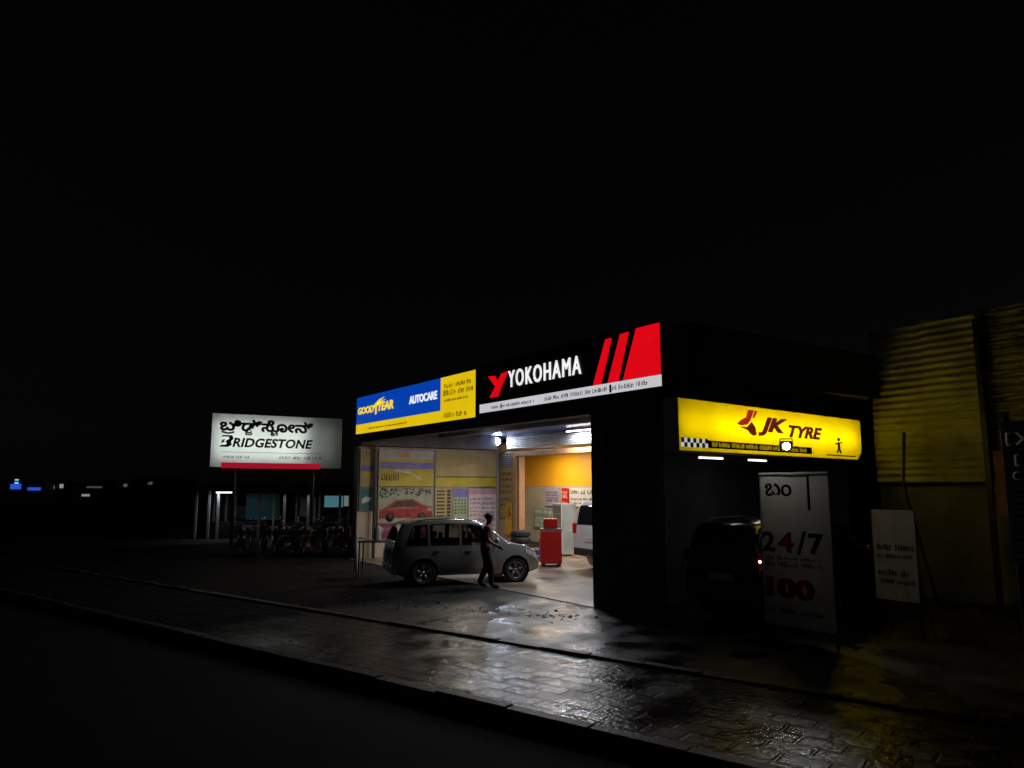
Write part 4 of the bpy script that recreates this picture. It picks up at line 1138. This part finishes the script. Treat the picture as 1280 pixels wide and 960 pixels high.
def motorcycle(loc, rz, label, tank_m):
    t = thing('motorcycle', label, 'motorcycle', loc, rz, 'motorcycles parked in a row under the white sign')
    for y in (-.64, .64):
        w = MB().lathe([(.24, -.04), (.29, -.045), (.305, 0), (.29, .045), (.24, .04), (.235, 0), (.24, -.04)], (0, 0, 0), 'x', 24).build('wheel', M_rubber, t, loc=(0, y, .305))
        mb = MB().lathe([(.245, -.02), (.225, -.02), (.225, .02), (.245, .02)], (0, 0, 0), 'x', 24).lathe([(0, -.05), (.045, -.05), (.045, .05), (0, .05)], (0, 0, 0), 'x', 10)
        for i in range(6):
            a = math.pi*2*i/6; mb.tube([(0, math.cos(a)*.04, math.sin(a)*.04), (0, math.cos(a)*.23, math.sin(a)*.23)], .012, 5)
        mb.build('rim', M_alloy, w)
    mb = MB(); mb.tube([(0, .42, .86), (0, .2, .5), (0, -.2, .42), (0, -.5, .66)], .025, 6); mb.tube([(0, .42, .86), (0, -.1, .72), (0, -.72, .74)], .022, 6)
    for s in (-1, 1): mb.tube([(s*.07, -.2, .42), (s*.07, -.64, .305)], .02, 6); mb.tube([(s*.09, -.5, .7), (s*.09, -.62, .34)], .025, 6)
    mb.build('frame', M_black, t)
    mb = MB().box((-.11, -.16, .3), (.11, .2, .55), .03); mb.lathe([(0, -.1), (.085, -.1), (.085, .1), (0, .1)], (0, .12, .55), 'x', 14)
    for i in range(5): mb.box((-.1, .02, .54+i*.03), (.1, .2, .552+i*.03))
    mb.build('engine', M_steel, t)
    mb = MB().ball((0, .16, .84), .2, (.62, 1.25, .55), 14); mb.build('tank', tank_m, t)
    mb = MB().box((-.13, -.66, .76), (.13, -.06, .85), .04); mb.build('seat', M_rubber, t)
    mb = MB()
    for s in (-1, 1): MB().tube([(s*.085, .44, .92), (s*.085, .64, .305)], .022, 8).build('fork', M_chrome, t)
    mb = MB().tube([(-.36, .28, 1.02), (-.25, .38, 1.04), (-.1, .43, .97), (.1, .43, .97), (.25, .38, 1.04), (.36, .28, 1.02)], .014, 8); mb.build('handlebar', M_chrome, t)
    for s in (-1, 1):
        mb = MB(); mb.tube([(s*.24, .39, 1.04), (s*.3, .4, 1.2)], .008, 5); mb.ball((s*.31, .4, 1.24), .055, (1.1, .3, .75), 8)
        mb.build('mirror', M_chrome, t)
    MB().lathe([(0, .02), (.085, .0), (.09, -.05), (.05, -.12), (0, -.13)], (0, .56, .92), 'y', 16).build('headlight', mat('dark_lamp_glass', (.12, .12, .13), .1), t)
    for yc, a0, a1 in ((.64, .15, 2.5), (-.64, .6, 2.9)):
        mb = MB(); pts = [(yc+math.cos(a0+(a1-a0)*i/8)*.335, .305+math.sin(a0+(a1-a0)*i/8)*.335) for i in range(9)]
        for (ya, za), (yb, zb) in zip(pts, pts[1:]): mb.prism([(-.06, ya, za), (.06, ya, za), (.06, yb, zb), (-.06, yb, zb)], (0, 0, .006))
        mb.build('mudguard', tank_m, t)
    MB().tube([(.12, .18, .4), (.14, .05, .26), (.15, -.3, .26), (.15, -.75, .36)], [.02, .022, .04, .045], 10).build('exhaust', M_chrome, t)
    MB().box((-.06, -.74, .72), (.06, -.69, .79), .01).build('tail_light', M_tail, t)
    MB().tube([(-.08, .0, .3), (-.26, .06, .012)], .013, 6).build('side_stand', M_black, t)
    return t
names = [('black', (.012, .012, .013)), ('red', (.35, .02, .02)), ('dark blue', (.02, .05, .2)), ('silver', (.4, .4, .42)), ('maroon', (.14, .012, .02)), ('black', (.012, .012, .013)), ('grey', (.1, .1, .105))]
names += [('dark green', (.02, .08, .04)), ('black', (.012, .012, .013))]
ordn = ['nearest the white post', 'second from the white post', 'third from the white post', 'fourth from the white post', 'in the middle of the row', 'fourth from the far left end', 'third from the far left end', 'second from the far left end', 'at the far left end of the row']
proto = None
rb = random.Random(4)
for i, ((c, rgb), o_) in enumerate(zip(names, ordn)):
    lab = 'parked motorcycle with %s tank, %s' % (c, o_)
    x, y = -23.9 - .28*i + rb.uniform(-.4, .4), 10.35 - .425*i + rb.uniform(-.09, .09)
    rz = R(-108 + rb.uniform(-24, 24)); lean = R(rb.uniform(4, 11))
    if proto is None:
        proto = motorcycle((x, y, .004), rz, lab, paint('tank_black', rgb, .2, .25)); proto.rotation_euler.y = -lean
    else:
        d = dup(proto, (x, y, .004), rz, lab); d.rotation_euler.y = -lean
        tm = paint('tank_' + c.replace(' ', '_'), rgb, .2, .25)
        for ch in kids(d):
            if ch.name.split('.')[0] in ('tank', 'mudguard'):
                ch.data = ch.data.copy(); ch.data.materials[0] = tm

# ------------------------------------------------------------------ stalls behind the white sign
M_board = mat('pale_board', (.4, .4, .4), .6, var=.2)
def stall(label, loc, w, d, h, posts, panels, lit=None):
    t = thing('market_stall', label, 'stall', loc, R(55))
    for x in posts:
        for y in (0, d): MB().box((x-.05, y-.05, 0), (x+.05, y+.05, h)).build('post', M_board, t)
    MB().prism([(-.3, -.6, h+.002), (w+.3, -.6, h+.002), (w+.3, d+.3, h+.35), (-.3, d+.3, h+.35)], (0, 0, .04)).build('roof', M_steel, t)
    MB().box((0, .12, 0), (w, .5, .8)).build('counter', M_dark, t)
    for (x0, x1, z0, z1, m) in panels: MB().box((x0, d-.04, z0), (x1, d-.001, z1)).build('back_panel', m, t)
    if lit:
        for (x0, x1, z0, z1, m) in lit: MB().box((x0, d-.06, z0), (x1, d-.041, z1)).build('lit_panel', m, t)
    return t
stall('open stall with pale posts and blue back panel under a tube light', (-37.6, 8.07, -.13), 3.4, 2.2, 2.25, (.12, .72, 1.15, 3.1),
      [(0, 1.7, .9, 1.5, M_dark), (1.7, 2.9, .8, 2.1, mat('blue_tarp', (.05, .2, .34), .5)), (2.9, 3.4, .8, 2.1, M_green)])
tube_light((-36.55, 9.2, 2.08), R(55), 'tube light hanging at the front of the stall with blue back panel', 9, W2, 'tube lights in the stalls', L=.9)
stall('open stall with lit cyan window beside pale hanging sheets', (-34.3, 11.2, -.13), 2.75, 2.0, 2.2, (.1, 1.2, 2.65),
      [(0.25, .62, 1.0, 1.95, M_board), (.7, 1.02, .7, 1.9, M_paper), (1.25, 2.6, .7, 1.1, M_dark)],
      [(1.45, 2.35, 1.45, 2.0, emat('cyan_window', (.12, .36, .42), .4)), (2.4, 2.62, 1.5, 2.0, emat('pale_window', (.45, .47, .45), .3))])
area('stall_glow', (-33.6, 11.6, 1.95), (0, 0, R(55)), 1.2, .1, 3, W2, None)

# ------------------------------------------------------------------ far shops along the road
def far_shop(label, loc, w, h, lights):
    t = thing('distant_shop', label, 'shop', loc, R(57))
    MB().box((-w/2, 0, 0), (w/2, 9, h)).build('wall', M_plaster, t)
    MB().box((-w/2-.4, -1.0, h+.003), (w/2+.4, 9.3, h+.25)).build('roof', M_dark, t)
    MB().box((-w*.3, -.05, 0), (w*.3, -.003, 2.4)).build('shutter', M_steel, t)
    for (x, z, a, b, m) in lights: MB().box((x-a/2, -.18, z-b/2), (x+a/2, -.055, z+b/2)).build('lit_sign', m, t)
    return t
E_b = emat('far_blue_sign', (.03, .12, .8), .7); E_c = emat('far_cyan_sign', (.2, .7, .9), 1.0); E_w = emat('far_white_sign', (.8, .8, .75), .3); E_d = emat('far_dim_sign', (.5, .48, .42), .15)
far_shop('distant shop with a blue lit sign at the far left', (-157.9, 4.2, -.13), 9, 3.4, [(0, 2.6, 1.8, .9, E_b), (.1, 3.5, .6, .8, E_c), (3.2, 2.2, 2.2, .5, E_b)])
far_shop('distant shop with a row of white lights beside the blue sign', (-158.5, 10.2, -.13), 10, 3.2, [(-3.4, 2.3, 1.4, .5, E_d), (-1.0, 2.5, 1.6, .6, E_w), (1.2, 2.8, .8, .9, E_w), (3.2, 2.7, 2.4, .3, E_d)])
far_shop('distant dark shop with a single white lamp strip', (-139.2, 13.1, -.13), 7, 3.0, [(.2, 1.2, 1.2, .35, E_w), (1.5, 2.5, 2.4, .25, emat('far_faint', (.3, .3, .3), .2))])
far_shop('distant dark shop with one small pale lamp', (-141, 19.2, -.13), 7, 3.3, [(0, 2.8, .6, .5, E_d)])
far_shop('distant dark shop with a faint high lamp nearest the stalls', (-139, 23.4, -.13), 6, 3.6, [(-.8, 3.2, .7, .5, E_d)])
